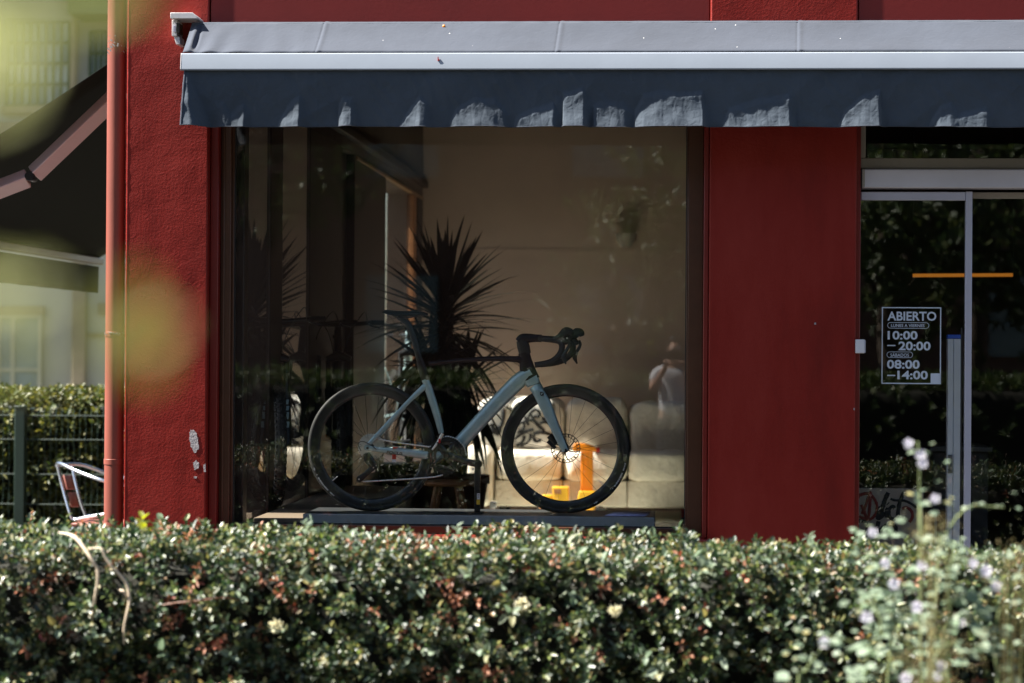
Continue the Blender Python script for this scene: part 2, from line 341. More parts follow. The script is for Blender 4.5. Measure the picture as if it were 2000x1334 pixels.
class MB:
    """collects shapes, all in world coordinates, and links them as one mesh object"""
    def __init__(s): s.v = []; s.f = []

    def add(s, vs, fs):
        k = len(s.v); s.v += [tuple(v) for v in vs]; s.f += [tuple(i + k for i in f) for f in fs]; return s

    def box(s, a, b):
        x0, x1 = sorted((a[0], b[0])); y0, y1 = sorted((a[1], b[1])); z0, z1 = sorted((a[2], b[2]))
        return s.add([(x0, y0, z0), (x1, y0, z0), (x1, y1, z0), (x0, y1, z0), (x0, y0, z1), (x1, y0, z1), (x1, y1, z1), (x0, y1, z1)],
                     [(0, 3, 2, 1), (4, 5, 6, 7), (0, 1, 5, 4), (1, 2, 6, 5), (2, 3, 7, 6), (3, 0, 4, 7)])

    def tube(s, pts, r, n=10, flat=None, cap=True, upv=None):
        """round or elliptical tube: r a number or a list; flat (lateral radius, along upv) a number or list"""
        P = [Vector(p) for p in pts]; m = len(P)
        rr = [r] * m if isinstance(r, (int, float)) else list(r)
        ff = rr if flat is None else ([flat] * m if isinstance(flat, (int, float)) else list(flat))
        vs = []; fs = []; prev = None
        for i in range(m):
            t = (P[min(i + 1, m - 1)] - P[max(i - 1, 0)]).normalized()
            if upv is not None: b = (Vector(upv) - t * t.dot(Vector(upv))).normalized()
            elif prev is None:
                h = Vector((0, 0, 1)) if abs(t.z) < 0.9 else Vector((0, 1, 0))
                b = (h - t * t.dot(h)).normalized()
            else: b = (prev - t * t.dot(prev)).normalized()
            prev = b; a = t.cross(b)
            for k in range(n):
                c = 2 * math.pi * k / n
                vs.append(P[i] + a * (math.cos(c) * rr[i]) + b * (math.sin(c) * ff[i]))
        for i in range(m - 1):
            for k in range(n):
                fs.append((i * n + k, i * n + (k + 1) % n, (i + 1) * n + (k + 1) % n, (i + 1) * n + k))
        if cap:
            fs.append(tuple(range(n))[::-1]); fs.append(tuple((m - 1) * n + k for k in range(n)))
        return s.add(vs, fs)

    def prism(s, poly, y0, y1):
        """polygon in (x, z) extruded from y0 to y1"""
        n = len(poly)
        vs = [(x, y0, z) for x, z in poly] + [(x, y1, z) for x, z in poly]
        fs = [tuple(range(n)), tuple(range(2 * n - 1, n - 1, -1))] + [(i, i + n, (i + 1) % n + n, (i + 1) % n) for i in range(n)]
        return s.add(vs, fs)

    def lathe(s, prof, c=(0, 0, 0), axis='z', n=24, closed=False):
        """profile of (radius, height) spun round an axis through c"""
        vs = []; fs = []; m = len(prof); c = Vector(c)
        for r, h in prof:
            for k in range(n):
                a = 2 * math.pi * k / n; p, q = math.cos(a) * r, math.sin(a) * r
                vs.append(c + (Vector((p, q, h)) if axis == 'z' else Vector((p, h, q)) if axis == 'y' else Vector((h, p, q))))
        for i in range(m if closed else m - 1):
            j = (i + 1) % m
            for k in range(n):
                fs.append((i * n + k, i * n + (k + 1) % n, j * n + (k + 1) % n, j * n + k))
        return s.add(vs, fs)

    def gear(s, c, r0, r1, teeth, y0, y1, hole=0.0):
        n = teeth * 4; vs = []; fs = []
        for y in (y0, y1):
            for k in range(n):
                a = 2 * math.pi * k / n; r = r1 if k % 4 in (1, 2) else r0
                vs.append((c[0] + math.cos(a) * r, y, c[2] + math.sin(a) * r))
            for k in range(n):
                a = 2 * math.pi * k / n; vs.append((c[0] + math.cos(a) * hole, y, c[2] + math.sin(a) * hole))
        for k in range(n):
            j = (k + 1) % n
            fs += [(k, j, n + j, n + k), (2 * n + j, 2 * n + k, 3 * n + k, 3 * n + j), (k, 2 * n + k, 2 * n + j, j), (n + k, n + j, 3 * n + j, 3 * n + k)]
        return s.add(vs, fs)

    def sheet(s, fn, nu, nv, thick=None):
        vs = [fn(i / nu, j / nv) for j in range(nv + 1) for i in range(nu + 1)]
        fs = [(j * (nu + 1) + i, j * (nu + 1) + i + 1, (j + 1) * (nu + 1) + i + 1, (j + 1) * (nu + 1) + i) for j in range(nv) for i in range(nu)]
        return s.add(vs, fs)

    def build(s, name, m, parent=None, smooth=True, angle=40, bevel=0.0, solid=0.0, sub=0):
        L = root_of(parent) if parent else Vector((0, 0, 0))
        me = bpy.data.meshes.new(name)
        me.from_pydata([(v[0] - L.x, v[1] - L.y, v[2] - L.z) for v in s.v], [], s.f)
        import bmesh as _b
        bm = _b.new(); bm.from_mesh(me); _b.ops.recalc_face_normals(bm, faces=bm.faces)
        bm.to_mesh(me); bm.free()
        if smooth:
            me.polygons.foreach_set('use_smooth', [True] * len(me.polygons)); me.set_sharp_from_angle(angle=R(angle))
        o = link(name, me, m, parent)
        if solid:
            q = o.modifiers.new('solid', 'SOLIDIFY'); q.thickness = solid; q.offset = 0
        if bevel:
            q = o.modifiers.new('bevel', 'BEVEL'); q.width = bevel; q.segments = 2; q.limit_method = 'ANGLE'; q.angle_limit = R(40)
        if sub:
            q = o.modifiers.new('sub', 'SUBSURF'); q.levels = sub; q.render_levels = sub
        return o


def struct(o): o['kind'] = 'structure'; return o


def smoothpath(P, k=6):
    P = [Vector(p) for p in P]; out = []
    for i in range(len(P) - 1):
        a, b, c, d = P[max(i - 1, 0)], P[i], P[i + 1], P[min(i + 2, len(P) - 1)]
        for q in range(k):
            t = q / k
            out.append(0.5 * ((2 * b) + (c - a) * t + (2 * a - 5 * b + 4 * c - d) * t * t + (3 * b - a - 3 * c + d) * t ** 3))
    out.append(P[-1]); return out


def lerp_list(vals, m):
    out = []
    for i in range(m):
        u = i / (m - 1) * (len(vals) - 1); a = min(int(u), len(vals) - 2); out.append(vals[a] + (vals[a + 1] - vals[a]) * (u - a))
    return out


def npmesh(name, V, faces4, m, parent=None, smooth=False):
    """fast mesh from a numpy vertex array and an (n, 4) quad array"""
    me = bpy.data.meshes.new(name)
    L = np.array(root_of(parent)) if parent else np.zeros(3)
    V = (V - L).astype(np.float32); nf = len(faces4)
    me.vertices.add(len(V)); me.vertices.foreach_set('co', V.ravel())
    me.loops.add(nf * 4); me.loops.foreach_set('vertex_index', faces4.astype(np.int32).ravel())
    me.polygons.add(nf); me.polygons.foreach_set('loop_start', np.arange(nf, dtype=np.int32) * 4)
    if smooth: me.polygons.foreach_set('use_smooth', np.ones(nf, dtype=bool))
    me.update(calc_edges=True)
    return link(name, me, m, parent)


def unit(a): return a / np.maximum(np.linalg.norm(a, axis=1, keepdims=True), 1e-9)


def leaves(P, D, N, Ln, Wd, fold=0.25, curl=0.15):
    """leaves of six points and two quads: at P, along D, facing N, length Ln, width Wd"""
    n = len(P); D = unit(D); N = unit(N - D * np.sum(N * D, 1, keepdims=True)); B = np.cross(D, N)
    Ln = np.asarray(Ln).reshape(-1, 1); Wd = np.asarray(Wd).reshape(-1, 1)
    V = np.empty((n, 6, 3))
    V[:, 0] = P
    V[:, 1] = P + D * Ln * 0.32 + B * Wd * 0.5 + N * Wd * fold
    V[:, 2] = P + D * Ln * 0.70 + B * Wd * 0.42 + N * (Wd * fold - Ln * curl * 0.4)
    V[:, 3] = P + D * Ln - N * Ln * curl
    V[:, 4] = P + D * Ln * 0.70 - B * Wd * 0.42 + N * (Wd * fold - Ln * curl * 0.4)
    V[:, 5] = P + D * Ln * 0.32 - B * Wd * 0.5 + N * Wd * fold
    k = np.arange(n)[:, None] * 6
    Fq = np.concatenate([k + np.array([[0, 1, 2, 3]]), k + np.array([[0, 3, 4, 5]])])
    return V.reshape(-1, 3), Fq


def text_shape(body, x0, x1, z0, z1, y, thick=0.0006, bold=0.0):
    """lettering as solid geometry filling the rectangle x0..x1, z0..z1, facing -y at y"""
    cu = bpy.data.curves.new('lettering', 'FONT'); cu.body = body; cu.size = 1.0; cu.offset = bold; cu.resolution_u = 3
    ob = bpy.data.objects.new('lettering', cu); COL.objects.link(ob)
    dg = bpy.context.evaluated_depsgraph_get(); dg.update()
    me = bpy.data.meshes.new_from_object(ob.evaluated_get(dg))
    vs = [v.co.copy() for v in me.vertices]; fs = [tuple(p.vertices) for p in me.polygons]
    bpy.data.objects.remove(ob); bpy.data.curves.remove(cu); bpy.data.meshes.remove(me)
    ax, bx = min(v.x for v in vs), max(v.x for v in vs); ay, by = min(v.y for v in vs), max(v.y for v in vs)
    return [(x0 + (v.x - ax) / (bx - ax) * (x1 - x0), y, z0 + (v.y - ay) / (by - ay) * (z1 - z0)) for v in vs], fs


# ================================================================== SETTING
struct(MB().box((-120, -120, -0.3), (120, 160, 0.0)).build('ground', M['ground'], smooth=False))
struct(MB().box((-14, -3.0, 0.004), (14, -0.02, 0.05)).build('pavement', M['pave'], smooth=False))
struct(MB().box((-14, -16.4, 0.004), (14, -5.6, 0.05)).build('path', M['pave'], smooth=False))
struct(MB().box((-9.5, 0.0, 0.004), (-2.86, 7.2, 0.12)).build('terrace', M['pave'], smooth=False))

# ------------------------------------------------------------------ the shop building
FL = 0.18                       # shop floor
HT = 4.6                        # wall height
xL0, xL1 = X(244, 0), X(404, 0)             # left pillar
xR0, xR1 = X(1384, 0), X(1672, 0)           # right pillar
xD1 = X(2420, 0)                            # far side of the door opening
GY = 0.17                                   # pane of the display window
zS = Z(1051, 0, 1300)                       # top of the sill
zW = 3.02                                   # head of window opening
bd = thing('shop_building', 'red rendered corner shop with a large display window and a glass door', 'building', (xL0, 0, 0))


def grid_wall(mb, x0, x1, y0, y1, z0, z1): mb.box((x0, y0, z0), (x1, y1, z1))


mb = MB(); mb.box((xL0, 0, 0), (xL1, 0.42, HT)); mb.build('pillar', M['stucco_a'], bd, bevel=0.008)
mb = MB(); mb.box((xR0, 0, 0), (xR1, 0.42, HT)); mb.build('pillar', M['stucco_b'], bd, bevel=0.008)
mb = MB(); mb.box((xD1, 0, 0), (xD1 + 1.2, 0.42, HT)); mb.build('pillar', M['stucco_a'], bd, bevel=0.008)
# lintel panels between the pillars, smooth sheet with open joints
for a, b in ((xL1 + 0.006, xR0 - 0.004), (xR1 + 0.004, xD1 - 0.004)):
    o = MB().box((a, 0.012, zW + 0.02), (b, 0.42, HT)).build('lintel_panel', M['red_panel'], bd, bevel=0.004)
MB().box((xL1, 0.0, 0), (xR0, 0.42, zS - 0.06)).build('wall_below_window', M['stucco_b'], bd)
# chipped paint near the corner of the left pillar
for pts in ([(369, 843), (374, 838), (383, 842), (387, 856), (389, 872), (384, 885), (377, 880), (371, 866)], [(376, 903), (383, 899), (389, 905), (388, 916), (380, 918)], [(397, 908), (401, 906), (402, 922), (398, 921)],
            [(378, 930), (385, 931), (384, 934), (379, 934)], [(1590.5, 630), (1593.5, 630), (1594, 634), (1591, 634)], [(1667, 797), (1669.5, 797), (1669.5, 801), (1667, 801)]):
    P = [at(px, py, -0.0015) for px, py in pts]
    c = sum(P, Vector()) / len(P)
    poly = []
    for i, p in enumerate(P):
        q = P[(i + 1) % len(P)]
        for t in (0, 0.33, 0.66):
            v = p.lerp(q, t); v = c + (v - c) * (1 + random.uniform(-0.16, 0.16)); poly.append((v.x, v.z))
    MB().prism(poly, -0.0018, 0.003).build('paint_chip', M['chip'], bd, smooth=False)
# crumbly ridge of old paint down the outer edge of the pillar
P = []; rr = []
for i in range(90):
    z = 0.4 + i * 0.034; P.append((xL0 + random.uniform(-0.003, 0.002), -0.001, z)); rr.append(abs(random.gauss(0.0003, 0.0005)) + 0.0004)
MB().tube(P, rr, 6).build('paint_ridge', M['red_trim'], bd)

# window: reveal trim, frame, pane, sill
win = bpy.data.objects.new('window', None); COL.objects.link(win); win.parent = bd
gx0, gx1 = X(453, GY), X(1343, GY)
gz0 = Z(1029, GY, 1100); gz1 = zW - 0.05
wl, wr_ = xL1 + 0.045, xR0 - 0.028
mb = MB()
mb.box((xL1 + 0.002, 0.06, zS), (wl, 0.40, zW)); mb.box((wr_, 0.02, zS), (xR0 - 0.002, 0.40, zW)); mb.box((xL1 + 0.002, 0.05, zW), (xR0 - 0.002, 0.4, zW + 0.02))
mb.build('reveal_trim', M['red_trim'], win, bevel=0.004)
fy0, fy1 = 0.12, 0.22
for a, b in (((wl + 0.001, fy0, gz0 - 0.055), (gx0, fy1, gz1 + 0.06)), ((gx1, fy0, gz0 - 0.055), (wr_ - 0.001, fy1, gz1 + 0.06))):
    mb = MB(); mb.box(a, b)
    # stepped profile towards the pane
    if a[0] < gx1 - 1: mb.box((gx0 - 0.001, fy0 + 0.03, gz0), (gx0 + 0.012, fy1 - 0.01, gz1)); mb.box((wl + 0.012, fy0 - 0.008, gz0 - 0.05), (wl + 0.024, fy0 + 0.002, gz1 + 0.05))
    else: mb.box((gx1 + 0.001, fy0 + 0.03, gz0), (gx1 - 0.008, fy1 - 0.01, gz1))
    mb.build('frame_side', M['brown'], win, bevel=0.003)
MB().box((gx0 + 0.001, fy0, gz0 - 0.055), (gx1 - 0.001, fy1, gz0)).build('frame_bottom', M['brown'], win, bevel=0.003)
MB().box((gx0 + 0.001, fy0, gz1), (gx1 - 0.001, fy1, gz1 + 0.06)).build('frame_top', M['brown'], win, bevel=0.003)
for px in (1043, 1310):
    p = at(px, 1037, fy0); MB().box((p.x - 0.012, fy0 - 0.0015, p.z - 0.003), (p.x + 0.012, fy0 + 0.01, p.z + 0.003)).build('drain_slot', M['gasket'], win, smooth=False)
mb = MB()
mb.box((gx0 + 0.012, GY - 0.012, gz0 + 0.0005), (gx0 + 0.017, GY + 0.012, gz1)); mb.box((gx1 - 0.013, GY - 0.012, gz0 + 0.0005), (gx1 - 0.008, GY + 0.012, gz1)); mb.box((gx0 + 0.017, GY - 0.012, gz0 + 0.0005), (gx1 - 0.013, GY + 0.012, gz0 + 0.006))
mb.build('gasket', M['gasket'], win, smooth=False)
MB().box((gx0 + 0.005, GY - 0.004, gz0 + 0.002), (gx1 - 0.005, GY + 0.004, gz1)).build('glass_pane', M['glass'], win, smooth=False)
MB().box((xL1 + 0.003, -0.06, zS - 0.058), (xR0 + 0.02, fy0 + 0.06, zS - 0.002)).build('sill', M['red_trim'], win, bevel=0.006)

# side wall: dark posts and glazing along the street on the left, seen from inside
SX = -2.30
ds = lambda px, off=0.0: -SX * F / (1318 - px) + CAM.y       # y on the side wall plane of a photo column
BY = ds(823)                                                  # back wall
postspans = [(0.43, ds(470)), (ds(522), ds(546)), (ds(600), ds(664)), (ds(688), ds(750)), (ds(813), BY)]
zH = 3.02
for a, b in postspans:
    MB().box((SX - 0.28, a, FL), (SX + 0.0, b, zH)).build('side_post', M['dark_brown'], bd, bevel=0.006)
MB().box((SX - 0.28, 0.43, zH + 0.001), (SX - 0.001, BY, HT)).build('side_lintel', M['lintel'], bd, smooth=False)
MB().box((SX - 0.02, 0.45, 3.10), (SX + 0.05, BY - 0.01, 3.16)).build('ceiling_rail', M['dark_brown'], bd, bevel=0.004)
MB().box((SX - 0.015, ds(690), zH - 0.03), (SX + 0.012, BY - 0.02, zH - 0.005)).build('ceiling_rail', M['bronze'], bd, bevel=0.003)
MB().box((SX - 0.28, 0.43, 0), (SX - 0.002, BY, FL + 0.02)).build('side_wall_base', M['stucco_a'], bd, smooth=False)
MB().box((SX - 0.2, postspans[2][1] + 0.001, FL + 0.021), (SX - 0.06, postspans[3][0] - 0.001, zH - 0.001)).build('side_panel', M['dark_brown'], bd, smooth=False)
for i in (0, 1, 3):
    a, b = postspans[i][1], postspans[i + 1][0]
    if b - a > 0.05:
        MB().box((SX - 0.022, a + 0.001, FL + 0.021), (SX - 0.012, b - 0.001, zH - 0.001)).build('side_pane', M['side_glass'], bd, smooth=False)
MB().box((SX - 0.02, ds(801), FL + 0.03), (SX + 0.02, ds(806) - 0.002, zH - 0.04)).build('window_strip', M['wood'], bd, bevel=0.003)
# interior shell
PX = 0.62                                                     # unseen partition added behind the right pillar, keeps the door room dark
MB().box((SX - 0.28, BY, 0), (PX + 0.12, BY + 0.2, HT)).build('back_wall', M['wall_in'], bd, smooth=False)
MB().box((SX + 0.001, BY - 0.005, Z(492, BY)), (PX, BY - 0.001, Z(486, BY))).build('wall_trim', M['wall_in'], bd, smooth=False)
MB().box((PX, 0.43, 0), (PX + 0.12, BY - 0.001, HT)).build('partition', M['lintel'], bd, smooth=False)  # dark brown to absorb light and dim the right of the shop
MB().box((SX, 0.43, 0.006), (PX - 0.001, BY - 0.001, FL)).build('shop_floor', M['floor'], bd, smooth=False)
MB().box((SX + 0.001, 0.43, 3.95), (PX - 0.001, BY - 0.001, 4.05)).build('ceiling', M['ceiling'], bd, smooth=False)
MB().box((SX - 0.28, 0.42, HT + 0.001), (xD1 + 1.2, BY + 0.2, HT + 0.2)).build('roof', M['wall_dark'], bd, smooth=False)
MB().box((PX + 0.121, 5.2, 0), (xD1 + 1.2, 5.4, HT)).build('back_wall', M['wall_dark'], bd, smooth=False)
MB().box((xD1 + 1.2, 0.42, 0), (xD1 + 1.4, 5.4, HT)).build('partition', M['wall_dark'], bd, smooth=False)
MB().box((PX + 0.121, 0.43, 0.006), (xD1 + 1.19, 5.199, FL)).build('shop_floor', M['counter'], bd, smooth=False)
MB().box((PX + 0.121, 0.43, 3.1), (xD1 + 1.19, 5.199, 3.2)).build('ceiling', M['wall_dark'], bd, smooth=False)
# ------------------------------------------------------------------ sliding glass door with its operator
DY = 0.12
door = bpy.data.objects.new('sliding_door', None); COL.objects.link(door); door.parent = bd
dx0 = xR1 + 0.012
dl = X(1683, DY, 350)
D = lambda px0, px1, py0, py1, y0, y1, nm, m, bv=0.003: MB().box((at(px0, py0, DY).x, y0, at(1840, py1, DY).z), (at(px1, py0, DY).x, y1, at(1840, py0, DY).z)).build(nm, m, door, bevel=bv)
xe = 2400
D(1679, 1691, 150, 309, 0.10, 0.17, 'transom_stile', M['alu_beige'])
D(1679, xe, 309.5, 331, 0.10, 0.17, 'transom_rail', M['alu_beige'])
MB().box((X(1692, DY), 0.13, Z(309, DY, 1840)), (xD1 - 0.01, 0.138, Z(150, DY, 1840))).build('transom_pane', M['door_glass'], door, smooth=False)
D(1682, xe, 332.5, 369, 0.045, 0.19, 'operator_cover', M['alu_light'], 0.006)
D(1682, 1687, 333, 368.5, 0.043, 0.046, 'end_plate', M['alu_beige'], 0.0)
D(1681, 1884.5, 375.5, 392, 0.09, 0.13, 'top_rail', M['alu'])
D(1885, 1898, 374.5, 1180, 0.088, 0.132, 'stile', M['alu'])
D(1899, xe, 374.5, 387, 0.15, 0.18, 'top_rail', M['alu_beige'])
D(1681, 1884.5, 1150, 1185, 0.09, 0.13, 'bottom_rail', M['alu'])
D(1876, 1879, 640, 1180, 0.10, 0.11, 'glass_edge_trim', M['gasket'], 0)
MB().box((X(1677, DY), 0.108, Z(1150, DY, 1840)), (X(1885, DY), 0.116, Z(392, DY, 1840))).build('door_pane', M['door_glass'], door, smooth=False)
MB().box((X(1897, DY), 0.16, 0.2), (xD1 - 0.01, 0.168, Z(387, DY, 1840))).build('side_pane', M['door_glass'], door, smooth=False)
MB().box((xR1 + 0.001, 0.05, 0.1), (dx0 + 0.012, 0.3, zW)).build('door_jamb', M['red_trim'], door, bevel=0.003)
# square post with a blue cap standing inside the glass
pst = thing('barrier_post', 'silver square post with a blue cap behind the glass door', 'post', (X(1862, 0.3), 0.3, FL))
a, b = X(1850, 0.3), X(1875, 0.3); zt = Z(662, 0.3, 1860)
mb = MB(); mb.box((a, 0.26, FL), (a + 0.028, 0.33, zt)); mb.box((a + 0.031, 0.262, FL), (b, 0.328, zt)); mb.box((a + 0.027, 0.275, FL), (a + 0.032, 0.32, zt - 0.001))
mb.build('post', M['bright_alu'], pst, bevel=0.002)
MB().box((a - 0.002, 0.258, zt + 0.001), (b + 0.002, 0.332, zt + 0.022)).build('cap', M['bluepart'], pst, bevel=0.004)
p = at(1855, 905, 0.26); MB().box((a + 0.002, 0.252, p.z - 0.05), (a + 0.026, 0.2595, p.z + 0.045)).build('sensor', M['counter'], pst, bevel=0.003)
# wall button at the edge of the pillar
bt = thing('door_button', 'small white square push button on the edge of the red pillar beside the door', 'button', (X(1680, -0.01), 0, Z(677, -0.01, 1680)))
MB().box((X(1671, -0.02), -0.028, Z(690, -0.02, 1680)), (X(1689, -0.02), -0.001, Z(663, -0.02, 1680))).build('button_plate', M['white_plastic'], bt, bevel=0.004)
MB().box((X(1689.3, -0.02), -0.022, Z(689, -0.02, 1680)), (X(1690.8, -0.02), -0.004, Z(664, -0.02, 1680))).build('button_rim', M['alu'], bt)

# opening hours sticker on the outside of the door pane
SY = 0.1065
st = thing('opening_hours_sticker', 'pale lettered opening hours sticker in a thin frame on the door glass', 'sticker', tuple(at(1780, 675, SY)))
xx = lambda px: X(px, SY, 675)
zz = lambda py: Z(py, SY, 1780)
mb = MB(); t = 0.0055
x0, x1, z0, z1 = xx(1722), xx(1838), zz(750), zz(600)
for a, b in (((x0, z0), (x0 + t, z1)), ((x1 - t, z0), (x1, z1)), ((x0 + t, z0), (x1 - t, z0 + t)), ((x0 + t, z1 - t), (x1 - t, z1))):
    mb.box((a[0], SY, a[1]), (b[0], SY + 0.0008, b[1]))
mb.build('border', M['sticker'], st, smooth=False)


def lettering(body, px0, px1, py0, py1, y, m, parent, bold=0.0, name='lettering', fnx=None, fnz=None):
    v, f = text_shape(body, (fnx or xx)(px0), (fnx or xx)(px1), (fnz or zz)(py1), (fnz or zz)(py0), y, bold=bold)
    return MB().add(v, f).build(name, m, parent, smooth=False)


for body, a, b, c, d, bo in (('ABIERTO', 1733, 1828.5, 608.5, 626.5, 0.022), ('LUNES A VIERNES', 1740, 1805.5, 633, 638.8, 0.012), ('10:00', 1733.5, 1792, 646.5, 663.5, 0.026),
                             ('20:00', 1755, 1817.5, 667, 684.5, 0.026), ('SÁBADOS', 1739, 1775.5, 689, 697, 0.012), ('08:00', 1732.5, 1796.5, 703, 720.5, 0.026), ('14:00', 1753, 1812.5, 724, 741, 0.026)):
    lettering(body, a, b, c, d, SY, M['sticker'], st, bo)
for py in (675, 733.5): MB().box((xx(1733), SY, zz(py + 1.1)), (xx(1749), SY + 0.0008, zz(py - 1.1))).build('dash', M['sticker'], st, smooth=False)
for px0, px1, py in ((1733, 1814.5, 635.7), (1732, 1783, 693)):
    r = zz(py - 6) - zz(py); x0, x1 = xx(px0) + r, xx(px1) - r; zc = zz(py)
    loop = [(x1 + r * math.cos(R(q)), zc + r * math.sin(R(q))) for q in range(-90, 91, 15)] + [(x0 + r * math.cos(R(q)), zc + r * math.sin(R(q))) for q in range(90, 271, 15)]
    mb = MB(); n = len(loop); k = 0.85
    inner = [((x1 if x > x1 - 1e-6 else x0) + (x - (x1 if x > x1 - 1e-6 else x0)) * k, zc + (z - zc) * k) for x, z in loop]
    vs = [(x, SY, z) for x, z in loop] + [(x, SY, z) for x, z in inner]
    mb.add(vs, [(i, (i + 1) % n, n + (i + 1) % n, n + i) for i in range(n)]).build('pill_outline', M['sticker'], st, smooth=False)
MB().box((xx(1818), SY, zz(748)), (xx(1836.5), SY + 0.0006, zz(729))).build('corner_patch', M['sticker'], st, smooth=False)

# ------------------------------------------------------------------ downpipe
dpx = X(224.5, 0.075); dr = X(243, 0.075) - dpx
PYP = 0.075
dp = thing('downpipe', 'round salmon red downpipe at the corner of the red building', 'drainpipe', (dpx, PYP, 0))
mb = MB(); mb.tube([(dpx, PYP, 0.15), (dpx, PYP, Z(653, 0, 224) - 0.004)], dr, 32); mb.build('pipe', M['pipe'], dp)
mb = MB(); mb.tube([(dpx, PYP, Z(653, 0, 224)), (dpx, PYP, HT + 0.1)], dr * 0.985, 32); mb.build('pipe', M['pipe'], dp)
mb = MB(); mb.tube([(dpx, PYP, Z(658, 0, 224)), (dpx, PYP, Z(648, 0, 224))], dr * 1.05, 32); mb.build('collar', M['pipe'], dp, bevel=0.002)
mb = MB()
for i in range(26):
    a = R(random.uniform(180, 350)); zc = Z(652, 0, 224) + random.uniform(-0.006, 0.006)
    p = Vector((dpx + math.cos(a) * dr * 1.05, PYP + math.sin(a) * dr * 1.05, zc)); q = random.uniform(0.001, 0.0035)
    mb.box(p - Vector((q, q, q)), p + Vector((q, q, q)))
mb.build('flaked_joint', M['chip'], dp)
mb = MB()
for i in range(34):
    if i < 18: a = R(random.uniform(215, 330)); zc = Z(90, 0, 224) + random.gauss(0, 0.022) + 0.03 * math.sin(a * 3)
    else: a = R(random.uniform(225, 275)); zc = Z(82, 0, 224) + random.gauss(0, 0.018)
    p = Vector((dpx + math.cos(a) * dr * 1.0, PYP + math.sin(a) * dr * 1.0, zc)); q = random.uniform(0.0015, 0.0065)
    mb.add([p + Vector((math.cos(k * 1.05) * q * random.uniform(0.6, 1.2), -0.0012, math.sin(k * 1.05) * q * random.uniform(0.6, 1.2))) for k in range(6)], [(0, 1, 2, 3, 4, 5)])
tag(mb.build('paint_flakes', M['chip'], dp, smooth=False), kind='stuff')
for zc in (1.0, 3.6):
    MB().tube([(dpx, PYP, zc), (dpx, PYP, zc + 0.03)], dr * 1.06, 32).build('pipe_clip', M['pipe'], dp, bevel=0.002)

# ------------------------------------------------------------------ awning over the window
ax0, ax1 = X(360, -0.3, 70), 3.6
aw = thing('shop_awning', 'long grey fabric awning with a white front bar above the display window', 'awning', (ax0, 0, 3.0))
YB = -0.36
zt, zb0, zb1, zv = Z(42, -0.10), Z(101, YB), Z(136.5, YB), Z(249.5, -0.315)
seams = [X(q, -0.25, 70) for q in (625, 1090, 1560)] + [2.45]


def roofp(u, v):
    x = ax0 + (ax1 - ax0) * u
    a = v ** 0.85
    y = -0.10 - 0.235 * v; z = zt + (zb0 + 0.002 - zt) * v - 0.006 * math.sin(v * math.pi)
    wv = 0.0
    d = x - ax0
    wv += 0.010 * math.exp(-((d - 0.03) / 0.012) ** 2) * math.sin(v * math.pi)
    wv -= 0.016 * math.exp(-((d - 0.052) / 0.010) ** 2) * math.sin(v * math.pi)
    fold = max(0.0, 1 - d / 0.75)
    wv += fold * 0.008 * v * math.sin(d * 46 + v * 2.2 * math.sin(d * 9))
    wv += 0.003 * noise.noise(Vector((x * 3.0, v * 1.5, 1))) + 0.0012 * noise.noise(Vector((x * 14, v * 4, 5)))
    for sx in seams:
        e = (x - sx + 0.012 * v) / 0.012
        wv += 0.004 * math.exp(-(e - 1.2) ** 2) - 0.004 * math.exp(-((e) * 2.5) ** 2)
    return (x, y - wv, z + 0.4 * wv)


mb = MB(); mb.sheet(roofp, 1400, 14); mb.build('roof_fabric', M['awn_top'], aw, angle=60, solid=0.002)
MB().box((ax0 + 0.015, -0.112, zt - 0.03), (ax1, -0.0015, zt - 0.006)).build('gap_blocker', M['awn_val'], aw, bevel=0.003)  # added strip closing the wall gap so no sun slips behind the fabric
# roller with its cloth behind the fabric
MB().tube([(ax0 + 0.02, -0.10, zt - 0.13), (ax1, -0.10, zt - 0.13)], 0.035, 20).build('roller', M['awn_top'], aw)
# front bar profile: rounded upper edge, flat slightly tipped face
bx0 = X(353, YB, 118)
prof = [(-0.30, zb0 - 0.002), (YB + 0.022, zb0 - 0.002), (YB + 0.008, zb0 - 0.004), (YB + 0.003, zb0 - 0.009), (YB - 0.006, (zb0 + zb1) / 2), (YB - 0.0135, zb1 + 0.006), (YB - 0.012, zb1), (YB + 0.02, zb1), (-0.30, zb1 + 0.01)]
n = len(prof)
mb = MB(); mb.add([(bx0 + 0.004, y, z) for y, z in prof] + [(ax1 + 0.05, y, z) for y, z in prof], [tuple(range(n)), tuple(range(2 * n - 1, n - 1, -1))] + [(i, (i + 1) % n, n + (i + 1) % n, n + i) for i in range(n)])
mb.build('front_bar', M['bar'], aw, angle=20)
mb = MB(); mb.add([(bx0, y * 1.003, z) for y, z in prof] + [(bx0 + 0.0035, y * 1.003, z) for y, z in prof], [tuple(range(n)), tuple(range(2 * n - 1, n - 1, -1))] + [(i, (i + 1) % n, n + (i + 1) % n, n + i) for i in range(n)])
mb.build('bar_end_cap', M['bracket'], aw, smooth=False)
p = at(856, 115, YB - 0.008); MB().prism([(p.x - 0.003, p.z - 0.010), (p.x + 0.007, p.z - 0.007), (p.x + 0.002, p.z + 0.0), (p.x + 0.001, p.z + 0.011), (p.x - 0.003, p.z + 0.009)], p.y - 0.003, p.y + 0.003).build('stuck_leaf', M['redpart'], aw)
p = at(867, 51, -0.14); MB().lathe([(0.0, -0.003), (0.006, -0.002), (0.008, 0.0), (0.006, 0.002), (0.0, 0.003)], (p.x, p.y, p.z), 'y', 8).build('stuck_leaf', M['orange'], aw)
# valance: hangs behind the lip of the bar, its lower hem bellying out here and there into the sun
vx0 = X(363, -0.31, 190)
VYB = -0.325
